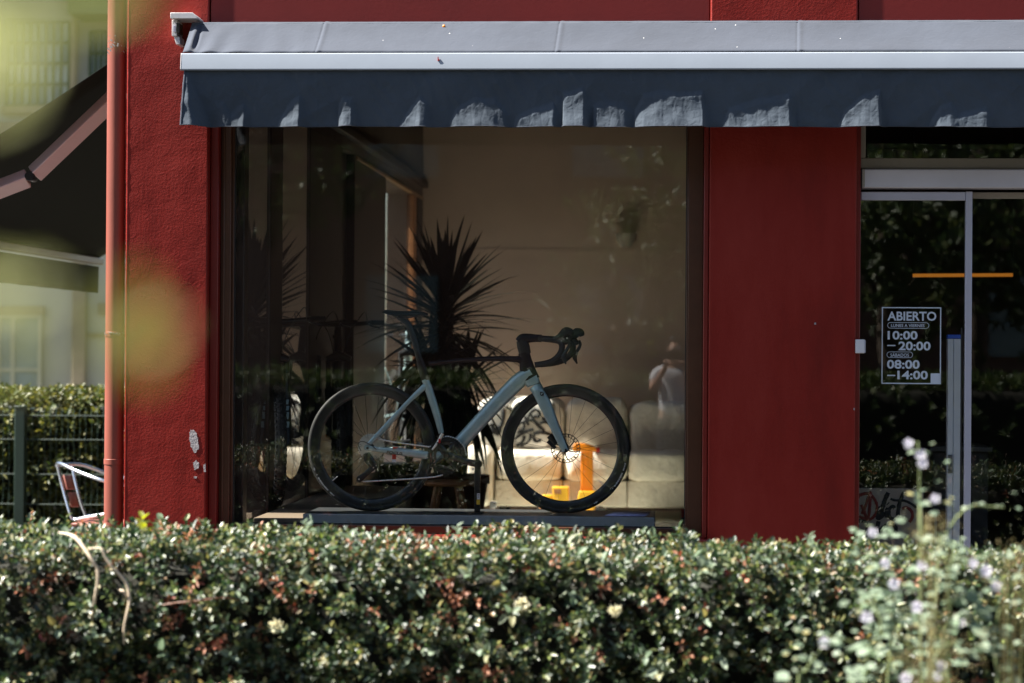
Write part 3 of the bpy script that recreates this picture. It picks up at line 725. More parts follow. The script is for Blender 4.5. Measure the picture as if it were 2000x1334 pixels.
# outlines (photo px) of the places where the hem bellies forward out of the bar's shadow
bellies = [[(430, 208), (437, 204), (452, 226), (478, 205), (484, 212), (474, 262), (446, 262)], [(538, 262), (562, 212), (586, 191), (592, 197), (574, 230), (562, 262)], [(661, 262), (664, 206), (672, 195), (693, 197), (686, 232), (686, 262)],
           [(770, 262), (803, 216), (822, 192), (838, 206), (828, 236), (826, 262)], [(874, 262), (893, 216), (928, 196), (966, 199), (992, 222), (968, 238), (950, 262)], [(1003, 262), (1008, 232), (1032, 221), (1082, 204), (1088, 226), (1060, 262)],
           [(1091, 262), (1097, 187), (1140, 177), (1148, 200), (1143, 262)], [(1152, 262), (1158, 208), (1206, 202), (1228, 217), (1222, 262)], [(1236, 262), (1240, 216), (1258, 190), (1280, 182), (1342, 187), (1372, 182), (1378, 214), (1362, 262)],
           [(1403, 262), (1424, 216), (1478, 199), (1516, 195), (1541, 189), (1548, 204), (1522, 230), (1512, 262)], [(1632, 262), (1650, 220), (1688, 189), (1717, 182), (1722, 226), (1702, 262)], [(1808, 262), (1836, 210), (1856, 205), (1872, 226), (1926, 214), (1932, 226), (1902, 262)],
           [(2060, 262), (2090, 205), (2140, 196), (2160, 262)], [(2280, 262), (2300, 200), (2370, 190), (2390, 262)]]
VH = (zb1 - zv)
BPX = []
for pg in bellies:
    q = [(at(px, py, VYB).x, (zb1 - at(px, py, VYB).z) / VH) for px, py in pg]
    BPX.append((q, min(a[0] for a in q), max(a[0] for a in q), min(a[1] for a in q)))


def inside(q, x, v):
    """signed distance in metres, negative inside"""
    d = 9.0; ins = False; n = len(q)
    for i in range(n):
        ax, av = q[i]; bx_, bv = q[(i + 1) % n]
        az, bz, pz = av * VH, bv * VH, v * VH
        ex_, ez = bx_ - ax, bz - az; t = max(0.0, min(1.0, ((x - ax) * ex_ + (pz - az) * ez) / (ex_ * ex_ + ez * ez + 1e-12)))
        d = min(d, math.hypot(x - ax - ex_ * t, pz - az - ez * t))
        if (az > pz) != (bz > pz) and x < (bx_ - ax) * (pz - az) / (bz - az) + ax: ins = not ins
    return -d if ins else d


def top_edge(q, x):
    """height (as v) of the upper outline of a patch at x"""
    best = 1.0; n = len(q)
    for i in range(n):
        (ax, av), (bx_, bv) = q[i], q[(i + 1) % n]
        if (ax - x) * (bx_ - x) <= 0 and abs(ax - bx_) > 1e-9: best = min(best, av + (bv - av) * (x - ax) / (bx_ - ax))
    return best


SLP = -SUN.y / SUN.z          # how far the sun's light reaches back per metre of fall
YLIP = YB - 0.0135


def valp(u, v):
    x = vx0 + (ax1 - vx0) * u
    zz_ = zb1 + 0.006 + (zv - zb1 - 0.006) * v
    dz = v * VH
    y = YLIP + 0.010 + dz * SLP                      # cloth hangs a little behind the shadow line of the bar
    y += 0.012 * max(0.0, 0.25 - v) * 4 * 0.6
    ew = max(0.0, min(1.0, 1.0 - (x - vx0) / (0.012 + 0.085 * v) + 0.5)); y -= ew * ew * (3 - 2 * ew) * 0.42 * dz
    for q, xa, xb, vt in BPX:
        if xa - 0.04 < x < xb + 0.03 and v > vt - 0.15:
            xn = x + 0.006 * noise.noise(Vector((x * 11, v * 4, 0))) + 0.001 * noise.noise(Vector((x * 30, v * 9, 0)))
            top = top_edge(q, min(max(xn, xa + 0.002), xb - 0.002))
            t = VH * (v - top) + 0.012 + 0.003 * noise.noise(Vector((x * 21, v * 6, 4)))
            side = max(0.0, min(1.0, 0.45 + (xn - xa) / 0.085)) * max(0.0, min(1.0, 0.5 + (xb - xn) / 0.04))
            side = side * side * (3 - 2 * side)
            if t > 0:
                lift = 1.5 * t * t if t < 0.14 else 1.5 * 0.0196 + 0.42 * (t - 0.14)
                fine = 0.0007 * noise.noise(Vector((x * 30, v * 8, 2))) - 0.0009 * math.exp(-(math.sin(x * 55 + 2 * noise.noise(Vector((x * 8, v * 2, 0)))) / 0.22) ** 2) - 0.0008 * math.exp(-(math.sin(v * 19 + 2 * noise.noise(Vector((x * 5, v, 1)))) / 0.2) ** 2)
                k_ = min(1.0, t / 0.03)
                y -= side * (0.0105 * k_ + lift + fine * k_)
            break
    y += 0.010 * abs(noise.noise(Vector((x * 4.2 + 1.2 * v, v * 1.1, 11)))) + 0.007 * abs(noise.noise(Vector((x * 13 - 2.0 * v, v * 2.2, 5))))
    y -= 0.002 * v * math.sin(x * 9.0 + 0.8 * math.sin(x * 4)) + 0.002 * noise.noise(Vector((x * 6, v * 2.0, 3))) + 0.0008 * noise.noise(Vector((x * 40, v * 7.0, 3)))
    for sx in seams: y -= 0.0015 * math.exp(-((x - sx) / 0.006) ** 2)
    zz_ += (0.007 * noise.noise(Vector((x * 2.2, 9, 0))) + 0.003 * noise.noise(Vector((x * 7, 2, 0)))) * v
    return (x, y, zz_)


mb = MB(); mb.sheet(valp, 1500, 44); vo = mb.build('valance', M['awn_val'], aw, angle=80, solid=0.0012)
P = [Vector(valp(i / 600, 1.0)) + Vector((0, -0.001, 0.003)) for i in range(601)]
MB().tube(P, 0.0022, 6).build('hem', M['awn_top'], aw)
P = [Vector(valp(0.0, j / 20)) + Vector((0.004, -0.002, 0)) for j in range(21)]
MB().tube(P, [0.004 + 0.0015 * random.random() for _ in P], 6).build('side_hem', M['awn_top'], aw)
# wall bracket and roller bearing at the end
bk = bpy.data.objects.new('wall_bracket', None); COL.objects.link(bk); bk.parent = aw
q = lambda px, py: at(px, py, -0.05)
a, b = q(342, 31), q(394, 42); MB().prism([(a.x, a.z), (q(385, 31).x, a.z), (b.x, q(0, 40).z), (b.x, b.z), (a.x, b.z)], -0.17, -0.001).build('bracket_top', M['bracket'], bk, bevel=0.002)
a, b = q(342, 43), q(352, 74); MB().box((a.x, -0.13, b.z), (b.x, -0.001, a.z - 0.001)).build('bracket_plate', M['bracket'], bk, bevel=0.002)
a, b = q(345, 74.5), q(358, 90); MB().prism([(a.x, a.z), (q(356, 70).x, a.z), (q(358, 0).x, b.z), (q(350, 0).x, b.z)], -0.12, -0.001).build('bracket_foot', M['bracket'], bk, bevel=0.002)
a, b = q(352, 50), q(358, 70); MB().box((a.x, -0.15, b.z), (b.x, -0.06, a.z)).build('bearing', M['black'], bk, bevel=0.002)
a = q(347, 55); MB().box((a.x - 0.006, -0.135, a.z - 0.03), (a.x + 0.008, -0.1305, a.z + 0.004)).build('clip', M['alu'], bk, bevel=0.001)
for bx in (0.9, 2.9):      # folding arms tucked behind the valance
    mb = MB(); mb.tube([(bx, -0.07, zb1 + 0.04), (bx + 0.9, -0.20, zb1 + 0.035), (bx + 0.12, -0.27, zb1 + 0.05)], 0.018, 8)
    mb.build('folding_arm', M['bracket'], aw)
for bx in (0.9, 2.9): MB().box((bx - 0.05, -0.10, zb1), (bx + 0.05, -0.001, zb1 + 0.16)).build('wall_mount', M['bracket'], aw, bevel=0.003)

# ------------------------------------------------------------------ awning on the side street
sa = thing('side_awning', 'dark green awning rolled out over the terrace beyond the downpipe', 'awning', (-2.85, 0.6, 2.5))
ya, yb = 0.75, 6.4
d2 = 12.5
pn0 = at(213, 118, ya); pn1 = at(0, 252, ya)
sl = (pn0.z - pn1.z) / (pn0.x - pn1.x)
xo = -4.56; xw = -2.86
zi = pn0.z + sl * (xw - pn0.x); zo = zi + sl * (xo - xw)
MB().sheet(lambda u, v: (xw + (xo - xw) * u, ya + (yb - ya) * v, zi + (zo - zi) * u - 0.03 * math.sin(u * math.pi)), 12, 16).build('fabric', M['side_awn'], sa, solid=0.003)
MB().box((xo - 0.04, ya - 0.05, zo - 0.055), (xo + 0.03, yb + 0.05, zo + 0.0)).build('front_bar', M['bronze_bar'], sa, bevel=0.01)
MB().sheet(lambda u, v: (xo + 0.012 * math.sin(u * 60) * v, ya + (yb - ya) * u, zo - 0.07 - 0.21 * v), 90, 4).build('valance', M['side_awn'], sa, solid=0.003)
YA = ya + 0.35
for dy, zoff in ((0.0, 0.0), (4.9, 0.0)):
    am = bpy.data.objects.new('folding_arm', None); COL.objects.link(am); am.parent = sa
    e0, e1, e2 = at(240, 175, YA), at(62, 345, YA), at(-60, 392, YA)
    e2 = Vector((xo, YA, zo - 0.03)) if False else e2
    sh = Vector((0, dy, 0))
    e0, e1, e2 = e0 + sh, e1 + sh, e2 + sh
    MB().tube([e0, e1.lerp(e0, 0.03)], 0.058, 4, upv=(0, 1, 0)).build('upper_arm', M['arm'], am, bevel=0.006)
    MB().tube([e1.lerp(e2, 0.06), e2, e2 + (e2 - e1).normalized() * 0.3], 0.058, 4, upv=(0, 1, 0)).build('forearm', M['arm'], am, bevel=0.006)
    MB().lathe([(0.0, -0.055), (0.026, -0.055), (0.03, -0.045), (0.03, 0.045), (0.0, 0.045)], e1, 'y', 14).build('elbow_joint', M['black'], am)
MB().box((-2.99, ya, zi - 0.05), (-2.86, yb, zi + 0.08)).build('wall_case', M['arm'], sa, bevel=0.01)

# ------------------------------------------------------------------ house across the side street
HYY = 27.5
hz = lambda py: Z(py, HYY, 100)
hx = lambda px: X(px, HYY, 300)
hs = thing('cream_house', 'pale cream two storey house with gridded upper windows beyond the green fence', 'house', (hx(-200), HYY, 0))
MB().box((hx(-900), HYY, 0), (hx(420), HYY + 8, hz(-330))).build('wall', M['housewall'], hs, smooth=False)
MB().box((hx(146), HYY - 0.12, 0), (hx(173), HYY - 0.001, hz(470))).build('pilaster', M['housetrim'], hs, bevel=0.02)
MB().box((hx(-500), HYY - 0.18, hz(262)), (hx(260), HYY - 0.001, hz(238))).build('string_course', M['housetrim'], hs, bevel=0.02)
# ground floor door and window
fr = MB().box((hx(-6), HYY - 0.1, hz(615)), (hx(90), HYY - 0.001, hz(598))).build('door_head', M['housetrim'], hs, smooth=False)
dr_ = MB().box((hx(2), HYY - 0.05, 0.1), (hx(82), HYY - 0.002, hz(616))).build('glazed_door', M['houseglass'], hs, smooth=False)
mb = MB()
for px in (2, 30, 82): mb.box((hx(px) - 0.03, HYY - 0.085, 0.1), (hx(px) + 0.03, HYY - 0.051, hz(614)))
mb.box((hx(2) + 0.031, HYY - 0.083, hz(725)), (hx(82) - 0.031, HYY - 0.051, hz(719))); mb.box((hx(2) + 0.031, HYY - 0.083, hz(622)), (hx(82) - 0.031, HYY - 0.051, hz(615)))
mb.build('door_frame', M['housewall'], dr_, smooth=False)
MB().box((hx(196), HYY - 0.08, hz(612)), (hx(240), HYY - 0.001, hz(592))).build('vent', M['housetrim'], hs, smooth=False)
MB().box((hx(175), HYY - 0.06, hz(655)), (hx(260), HYY - 0.001, hz(650))).build('ledge', M['housetrim'], hs, smooth=False)


def grid_window(px0, px1, py0, py1, nx, nz):
    wn = MB().box((hx(px0), HYY - 0.03, hz(py1)), (hx(px1), HYY - 0.002, hz(py0))).build('window', M['housepane'], hs, smooth=False)
    mb = MB()
    xs = [hx(px0) + (hx(px1) - hx(px0)) * i / nx for i in range(nx + 1)]; zs = [hz(py1) + (hz(py0) - hz(py1)) * i / nz for i in range(nz + 1)]
    for i, x in enumerate(xs): mb.box((x - 0.02, HYY - 0.09, zs[0]), (x + 0.02, HYY - 0.031, zs[-1]))
    for z in zs: mb.box((xs[0], HYY - 0.075, z - 0.02), (xs[-1], HYY - 0.032, z + 0.02))
    mb.build('window_bars', M['houseroof'], wn, smooth=False)
    rnd = random.Random(px0)
    for i in range(nx):
        for j in range(nz):
            if rnd.random() < 0.28:
                MB().box((xs[i] + 0.021, HYY - 0.04, zs[j] + 0.021), (xs[i + 1] - 0.021, HYY - 0.031, zs[j + 1] - 0.021)).build('pane', M['houseglass'], wn, smooth=False)
    MB().box((xs[0] - 0.05, HYY - 0.16, zs[0] - 0.14), (xs[-1] + 0.05, HYY - 0.001, zs[0] - 0.021)).build('window_sill', M['housetrim'], wn, smooth=False)


grid_window(12, 134, 42, 205, 8, 4)
grid_window(176, 240, 62, 190, 6, 3)
grid_window(-250, -60, 42, 205, 9, 4)
MB().tube([(hx(146), HYY - 0.12, hz(238)), (hx(146), HYY - 0.12, hz(40)), (hx(152), HYY - 0.2, hz(20)), (hx(160), HYY - 0.5, hz(-10))], 0.06, 10).build('rain_pipe', M['housetrim'], hs)
MB().box((hx(158), HYY - 1.0, hz(42)), (hx(420), HYY - 0.002, hz(-60))).build('eave', M['houseroof'], hs, smooth=False)
MB().box((hx(-900), HYY - 0.6, hz(-60)), (hx(157), HYY - 0.002, hz(-80))).build('eave', M['houseroof'], hs, smooth=False)

# ------------------------------------------------------------------ terrace: fence, hedge, chair
FY = 7.4
fe = thing('mesh_fence', 'dark green welded mesh fence with square posts in front of the clipped hedge', 'fence', (X(42, FY), FY, 0))
zf = Z(797, FY, 42); pw = (X(52, FY) - X(32, FY)) / 2
pxs = [X(42, FY) + k * 2.5 for k in (-2, -1, 0)]
for x in pxs:
    MB().box((x - pw, FY - pw, 0), (x + pw, FY + pw, zf)).build('post', M['fence'], fe, bevel=0.006)
    MB().box((x - pw * 1.05, FY - pw * 1.05, zf + 0.001), (x + pw * 1.05, FY + pw * 1.05, zf + 0.02)).build('post_cap', M['fence'], fe, bevel=0.004)
for x in pxs:
    mb = MB(); xe_ = min(x + 2.5 - pw, -2.93); xs = np.arange(x + pw + 0.01, xe_, 0.05)
    hbars = [zf - 0.06, zf - 0.26, zf - 0.55, zf - 0.8, 0.12]
    for q_ in xs:
        P = [(q_, FY, 0.05)]
        for hb in reversed(hbars[:-1]): P += [(q_, FY, hb - 0.05), (q_, FY - 0.03, hb), (q_, FY, hb + 0.05)]
        P.append((q_, FY, zf))
        mb.tube(P, 0.0032, 4)
    for hb in hbars: mb.tube([(x + pw, FY - 0.03, hb), (xe_, FY - 0.03, hb)], 0.0036, 4)
    tag(mb.build('mesh_panel', M['fence'], fe), kind='stuff')

ch = thing('terrace_chair', 'tubular aluminium chair with reddish back slats half behind the downpipe', 'chair', (X(175, 5.5), 5.6, 0.12))
CY = 5.3
c = lambda px, py, dy=0.0: at(px, py, CY + dy)
mb = MB(); mb.tube(smoothpath([c(260, 950, -0.1), c(200, 938, -0.12), c(150, 920, 0.0), (c(118, 905, 0.15)), c(110, 909, 0.3), c(122, 908, 0.42), c(160, 908, 0.5), c(210, 925, 0.55), c(260, 938, 0.5)], 6), 0.0125, 10); mb.build('arm_rail', M['chrome'], ch)
mb = MB(); mb.tube(smoothpath([c(112, 908, 0.15), c(122, 950, 0.12), c(136, 1000, 0.05), c(144, 1014, 0.05), c(170, 1010, 0.0), c(230, 1000, -0.1)], 6), 0.0115, 10); mb.build('back_tube', M['chrome'], ch)
mb = MB(); mb.tube(smoothpath([c(140, 908, 0.5), c(152, 960, 0.42), c(165, 1000, 0.4), c(176, 1008, 0.4), c(240, 1000, 0.4)], 6), 0.0115, 10); mb.build('back_tube', M['chrome'], ch)
for a0, a1 in ((928, 956), (962, 990)):
    p0, p1, p2, p3 = c(124 + (a0 - 928) * 0.26, a0, 0.13), c(140 + (a0 - 928) * 0.22, a0, 0.32), c(147 + (a1 - 956) * 0.22, a1, 0.3), c(131 + (a1 - 956) * 0.26, a1, 0.1)
    MB().add([p0, p1, p2, p3], [(0, 1, 2, 3)]).build('back_slat', M['slat'], ch, solid=0.012, bevel=0.002)
s0 = c(150, 1014)
MB().box((s0.x - 0.02, CY - 0.1, s0.z - 0.05), (s0.x + 0.42, CY + 0.4, s0.z - 0.025)).build('seat', M['slat'], ch, bevel=0.004)
for lx in (0.0, 0.4):
    for ly in (-0.08, 0.38): MB().tube([(s0.x + lx, CY + ly, s0.z - 0.03), (s0.x + lx + (0.03 if lx else -0.05), CY + ly, 0.12)], 0.0115, 8).build('leg', M['chrome'], ch)

# ================================================================== SHOP WINDOW DISPLAY
BK = 0.52
PPM = F / (BK - CAM.y)
b = lambda px, py, dy=0.0: at(px, py, BK) + Vector((0, dy, 0))
cF, cR = b(1104, 877), b(726, 872)
RW = 126.5 / PPM
zc = (cF.z + cR.z) / 2; cF.z = cR.z = zc
zp = zc - RW                                     # top of the plinth
pl = thing('display_plinth', 'long low dark display plinth with a pale edge under the road bike', 'plinth', (X(936, 0.5), 0.5, FL))
px0_, px1_ = X(592, 0.28, 1005), X(1279, 0.28, 1005)
MB().box((px0_ + 0.002, 0.285, FL), (px1_ - 0.002, 0.82, zp - 0.001)).build('body', M['plinth'], pl, bevel=0.003)
MB().box((px0_, 0.272, zp - 0.065), (px1_, 0.2845, zp)).build('edge_trim', M['plinth_edge'], pl, bevel=0.004)
pc = thing('price_card', 'small bluish printed card lying on the end of the plinth', 'card', (X(1228, 0.4), 0.4, zp))
pcb = MB().add([(X(1184, 0.36), 0.33, zp + 0.002), (X(1262, 0.36), 0.33, zp + 0.002), (X(1272, 0.36), 0.50, zp + 0.010), (X(1200, 0.36), 0.50, zp + 0.010)], [(0, 1, 2, 3)])
pcb.build('card', M['card'], pc, solid=0.002)

# ---------------------------- road bike
bike = thing('road_bike', 'pale blue and dark plum road bike with drop bars standing on the plinth', 'bicycle', (b(915, 0).x, BK, zp))


def ptube(px, wd, lat, m, name, parent=bike, dy=0.0, k=6, n=16):
    """bike tube: path and widths in photo pixels on the bike's plane, lat = half depth in metres"""
    P = smoothpath([b(q[0], q[1], (q[2] if len(q) > 2 else 0) + dy) for q in px], k) if len(px) > 2 else [b(*q[:2], (q[2] if len(q) > 2 else 0) + dy) for q in px]
    W = lerp_list(wd, len(P)); Lt = lerp_list(lat if isinstance(lat, (list, tuple)) else [lat, lat], len(P))
    return MB().tube(P, [v / 2 / PPM for v in W], n, flat=Lt, upv=(0, 1, 0)).build(name, m, parent, angle=60)


spoke_me = [None]


def road_wheel(c, hub_half):
    wh = bpy.data.objects.new("wheel", None); COL.objects.link(wh); wh.parent = bike; wh.location = c - Vector(bike.location)
    rt = 0.0155
    prof = [(RW - rt + rt * math.cos(a), rt * math.sin(a) * 0.95) for a in [2 * math.pi * i / 16 for i in range(16)]]
    MB().lathe(prof, c, 'y', 96, True).build('tyre', M['tyre'], wh, angle=60)
    ri = RW * 0.805
    prof = [(RW - rt * 1.7, -0.0125), (RW - rt * 1.1, -0.0135), (RW - rt * 1.1, 0.0135), (RW - rt * 1.7, 0.0125), (ri + 0.012, 0.0105), (ri + 0.003, 0.006), (ri, 0.0), (ri + 0.003, -0.006), (ri + 0.012, -0.0105)]
    MB().lathe(prof, c, 'y', 96, True).build('rim', M['rim'], wh, angle=50)
    MB().lathe([(0.0, -hub_half), (0.011, -hub_half), (0.020, -hub_half + 0.006), (0.021, -hub_half + 0.012), (0.012, -hub_half + 0.018), (0.012, hub_half - 0.018), (0.021, hub_half - 0.012), (0.020, hub_half - 0.006), (0.011, hub_half), (0.0, hub_half)], c, 'y', 20).build('hub', M['black'], wh)
    if spoke_me[0] is None:
        me_ob = MB().tube([(0, 0.030, 0.0), (0, 0.002, 1.0)], 0.00095, 5).build('spoke', M['spoke'], None)
        spoke_me[0] = me_ob.data; bpy.data.objects.remove(me_ob)
    for i in range(24):
        a = 2 * math.pi * (i + 0.5) / 24; sgn = 1 if i % 2 else -1
        off = R(38) * (1 if (i // 2) % 2 else -1)
        p0 = Vector((math.cos(a + off) * 0.019, sgn * hub_half * 0.62, math.sin(a + off) * 0.019)); p1 = Vector((math.cos(a) * ri, 0, math.sin(a) * ri))
        o = link('spoke', spoke_me[0], None, wh)
        dvec = p1 - p0; L = dvec.length; dvec.normalize()
        # local axes: z along the spoke; the mesh leans by (0, -0.028, 1)
        src = Vector((0, -0.028, 1.0)).normalized()
        q = src.rotation_difference(dvec)
        sc = L / Vector((0, -0.028, 1.0)).length
        start = q @ Vector((0, 0.030 * sc, 0))
        o.rotation_mode = 'QUATERNION'; o.rotation_quaternion = q; o.location = p0 - start; o.scale = (1, sc, sc)
    return wh


wF = road_wheel(cF, 0.045); wR = road_wheel(cR, 0.062)
# pale printing along the tyre walls and valves
for wh, c, spans in ((wF, cF, ((-40, -13, 26), (-62, -58, 4))), (wR, cR, ((-153, -127, 24), (-160, -157, 3)))):
    mb = MB(); rnd = random.Random(4)
    for a0, a1, k in spans:
        for i in range(k):
            if rnd.random() < 0.16: continue
            a = R(a0 + (a1 - a0) * (i + 0.5) / k); h = rnd.uniform(0.0024, 0.0042); wv = rnd.uniform(0.0012, 0.0026)
            cc = c + Vector((math.cos(a), 0, math.sin(a))) * (RW - 0.0155); t = Vector((-math.sin(a), 0, math.cos(a))); r_ = Vector((math.cos(a), 0, math.sin(a)))
            vs = [cc + t * wv * sx + r_ * h * sz + Vector((0, yy, 0)) for yy in (-0.0153, -0.0145) for sx, sz in ((-1, -1), (1, -1), (1, 1), (-1, 1))]
            mb.add(vs, [(0, 1, 2, 3), (0, 4, 5, 1), (1, 5, 6, 2), (2, 6, 7, 3), (3, 7, 4, 0)])
    mb.build('tyre_printing', M['white_print'], wh, smooth=False)
    a = R(-43 if wh is wF else -139)
    r_ = Vector((math.cos(a), 0, math.sin(a))); ri = RW * 0.805
    MB().tube([c + r_ * (ri - 0.036), c + r_ * (ri + 0.002)], [0.0022, 0.003], 8).build('valve', M['steel'], wh)


def rotor(c, y, wh, r=0.080):
    mb = MB()

    def ring(ra, rb):
        mb.lathe([(ra, -0.0009), (rb, -0.0009), (rb, 0.0009), (ra, 0.0009)], (c.x, y, c.z), 'y', 72, True)
    ring(0.0755 * r / 0.08, r); ring(0.0605 * r / 0.08, 0.064 * r / 0.08); ring(0.015, 0.021)
    for i in range(24):
        a = 2 * math.pi * i / 24; a2 = a + R(4)
        p0 = Vector((c.x + math.cos(a) * r * 0.79, y, c.z + math.sin(a) * r * 0.79)); p1 = Vector((c.x + math.cos(a2) * r * 0.95, y, c.z + math.sin(a2) * r * 0.95))
        mb.tube([p0, p1], 0.0032 if i % 2 else 0.0018, 4, flat=0.0009, upv=(0, 1, 0))
    for i in range(6):
        a = 2 * math.pi * i / 6 + 0.3
        P = smoothpath([(c.x + math.cos(a + q) * k, y, c.z + math.sin(a + q) * k) for q, k in ((0, 0.019), (0.28, 0.040), (0.42, r * 0.78))], 4)
        mb.tube(P, [0.0042, 0.0036, 0.0034] + [0.0034] * (len(P) - 3), 4, flat=0.001, upv=(0, 1, 0))
    mb.build('brake_rotor', M['rotor'], wh, smooth=False)


rotor(cF, BK + 0.036, wF); rotor(cR, BK + 0.05, wR, 0.072)
# frame tubes
ptube([(1037, 726), (1012, 745), (960, 798), (905, 858), (884, 878)], [22, 31, 29, 28, 27], 0.021, M['pale'], 'down_tube')
ptube([(1036, 739.5), (1041, 748), (1043, 752)], [33, 29, 25], 0.0215, M['pale'], 'lower_head_tube', n=20)
ptube([(830, 741), (836, 756), (852, 806), (862, 846)], [14, 16, 15, 11], 0.016, M['pale'], 'seat_tube')
ptube([(1035, 741.5), (1030, 722), (1026, 702), (1023, 689)], [40, 31, 24, 23], 0.019, M['plum'], 'head_tube')
ptube([(1022, 703), (1008, 701.5), (960, 700.5), (900, 704), (850, 709), (838, 711)], [24, 12, 9.5, 9, 9, 12], [0.018, 0.017, 0.016, 0.014, 0.013], M['plum'], 'top_tube')
ptube([(832, 743), (826, 724), (820, 704)], [15, 19, 15], 0.0155, M['plum'], 'upper_seat_tube')
for s in (-1, 1):
    ptube([(833, 752, 0.006 * s), (812, 771, 0.025 * s), (770, 815, 0.045 * s), (722, 868, 0.066 * s)], [13, 9, 8, 8.5], [0.007, 0.006, 0.006, 0.005], M['pale'], 'seat_stay')
    ptube([(718, 873, 0.066 * s), (740, 877, 0.060 * s), (790, 883, 0.048 * s), (840, 889, 0.036 * s), (872, 889, 0.028 * s)], [10, 10, 13, 16, 17], [0.005, 0.007, 0.008, 0.009, 0.01], M['pale'], 'chain_stay')
    MB().lathe([(0, -0.004), (0.016, -0.004), (0.016, 0.004), (0, 0.004)], b(719.5, 873.5, 0.069 * s), 'y', 16).build('dropout', M['pale'], bike, bevel=0.001)
MB().lathe([(0, -0.034), (0.026, -0.034), (0.026, 0.034), (0, 0.034)], b(872, 888), 'y', 24).build('bottom_bracket_shell', M['black'], bike)
MB().lathe([(0, -0.004), (0.0065, -0.004), (0.0065, 0.0), (0, 0.0)], b(721, 874, -0.0735), 'y', 14).build('rear_axle', M['black'], bike)
# fork
fk = bpy.data.objects.new('fork', None); COL.objects.link(fk); fk.parent = bike
ptube([(1043.5, 752.5), (1049, 760), (1055, 772)], [25, 25, 22], [0.022, 0.034, 0.04], M['pale'], 'fork_crown', fk, n=20)
for s in (-1, 1):
    ptube([(1051, 764, 0.030 * s), (1064, 788, 0.037 * s), (1083, 832, 0.045 * s), (1105, 880, 0.054 * s)], [22, 24, 18, 13], [0.012, 0.010, 0.009, 0.008], M['pale'], 'fork_blade', fk)
MB().lathe([(0, -0.003), (0.0066, -0.003), (0.0066, 0.0), (0, 0.0)], b(1106, 878, -0.061), 'y', 14).build('axle_end', M['black'], fk)
p = b(1059.5, 769, -0.049)
hx_ = [(p.x + math.cos(R(a)) * 0.0125, p.z + math.sin(R(a)) * 0.0135) for a in (20, 80, 140, 200, 260, 320)]
MB().prism([(p.x - 0.010, p.z + 0.011), (p.x + 0.003, p.z + 0.012), (p.x + 0.011, p.z + 0.004), (p.x + 0.010, p.z - 0.008), (p.x - 0.004, p.z - 0.012), (p.x - 0.010, p.z - 0.005)], p.y, p.y + 0.012).build('badge', M['decal'], fk, smooth=False)
MB().prism([(p.x - 0.004, p.z + 0.005), (p.x + 0.005, p.z + 0.006), (p.x + 0.003, p.z + 0.001), (p.x - 0.001, p.z), (p.x - 0.001, p.z - 0.006), (p.x - 0.005, p.z - 0.004)], p.y - 0.0012, p.y + 0.001).build('badge_mark', M['pale'], fk, smooth=False)
# seam line between head tube and fork
ptube([(1032, 754.5), (1056, 747.5)], [1.4, 1.4], 0.0232, M['decal'], 'headset_gap')
# front caliper
mb = MB(); mb.tube([b(1072, 851, 0.035), b(1086, 868, 0.035)], 0.017, 8, flat=0.013, upv=(0, 1, 0)); mb.tube([b(1069, 862, 0.035), b(1084, 876, 0.035)], 0.010, 8, flat=0.012, upv=(0, 1, 0))
mb.build('brake_caliper', M['black'], fk)
MB().tube([b(800, 862, 0.05), b(785, 866, 0.05), b(765, 868, 0.05)], [0.012, 0.018, 0.012], 8, flat=0.013, upv=(0, 1, 0)).build('brake_caliper', M['black'], bike)
# lettering on the chain stay
fnz = lambda py: Z(py, BK - 0.07, 768)
v, f = text_shape('FOCUS', X(755, BK - 0.06, 883), X(785.5, BK - 0.06, 883), Z(885.8, BK - 0.06, 770), Z(880.3, BK - 0.06, 770), BK - 0.0655, bold=0.03)
x0_ = v[0][0]
v = [(x + (z - Z(885.8, BK - 0.06, 770)) * 0.35, BK - 0.0665 + (x - X(755, BK - 0.06, 883)) * 0.13, z - (x - X(755, BK - 0.06, 883)) * 0.105) for x, y, z in v]
MB().add(v, f).build('frame_lettering', M['decal'], bike, smooth=False, solid=0.0005)
# seatpost and saddle
ptube([(821, 708), (813, 680), (806, 655), (798, 636), (788, 626), (777, 620)], [13, 12, 12, 12, 11, 8], 0.011, M['black'], 'seatpost')
prof = [(750, 607.5, 0.066, 4), (756, 609, 0.068, 8), (770, 611.5, 0.062, 10), (790, 612, 0.046, 10), (808, 611.5, 0.030, 9), (826, 612, 0.022, 7), (836, 614, 0.014, 4)]
mb = MB(); vs = []; nn = 16
for px, py, hw, th in prof:
    for k in range(nn):
        a = 2 * math.pi * k / nn
        p = b(px, py); vs.append((p.x, BK + math.cos(a) * hw, p.z + (math.sin(a) if math.sin(a) > 0 else 1.3 * math.sin(a) * (1 - 0.6 * abs(math.cos(a)))) * th / 2 / PPM - 0.010 * math.cos(a) ** 2 * hw / 0.06))
fs = [(i * nn + k, i * nn + (k + 1) % nn, (i + 1) * nn + (k + 1) % nn, (i + 1) * nn + k) for i in range(len(prof) - 1) for k in range(nn)] + [tuple(range(nn)), tuple(range((len(prof) - 1) * nn, len(prof) * nn))]
mb.add(vs, fs).build('saddle', M['black'], bike, angle=70)
mb = MB()
for s in (-1, 1): mb.tube(smoothpath([b(764, 613, 0.022 * s), b(776, 620, 0.022 * s), b(796, 621, 0.022 * s), b(822, 614, 0.018 * s)], 4), 0.0035, 6)
mb.build('saddle_rail', M['black'], bike)
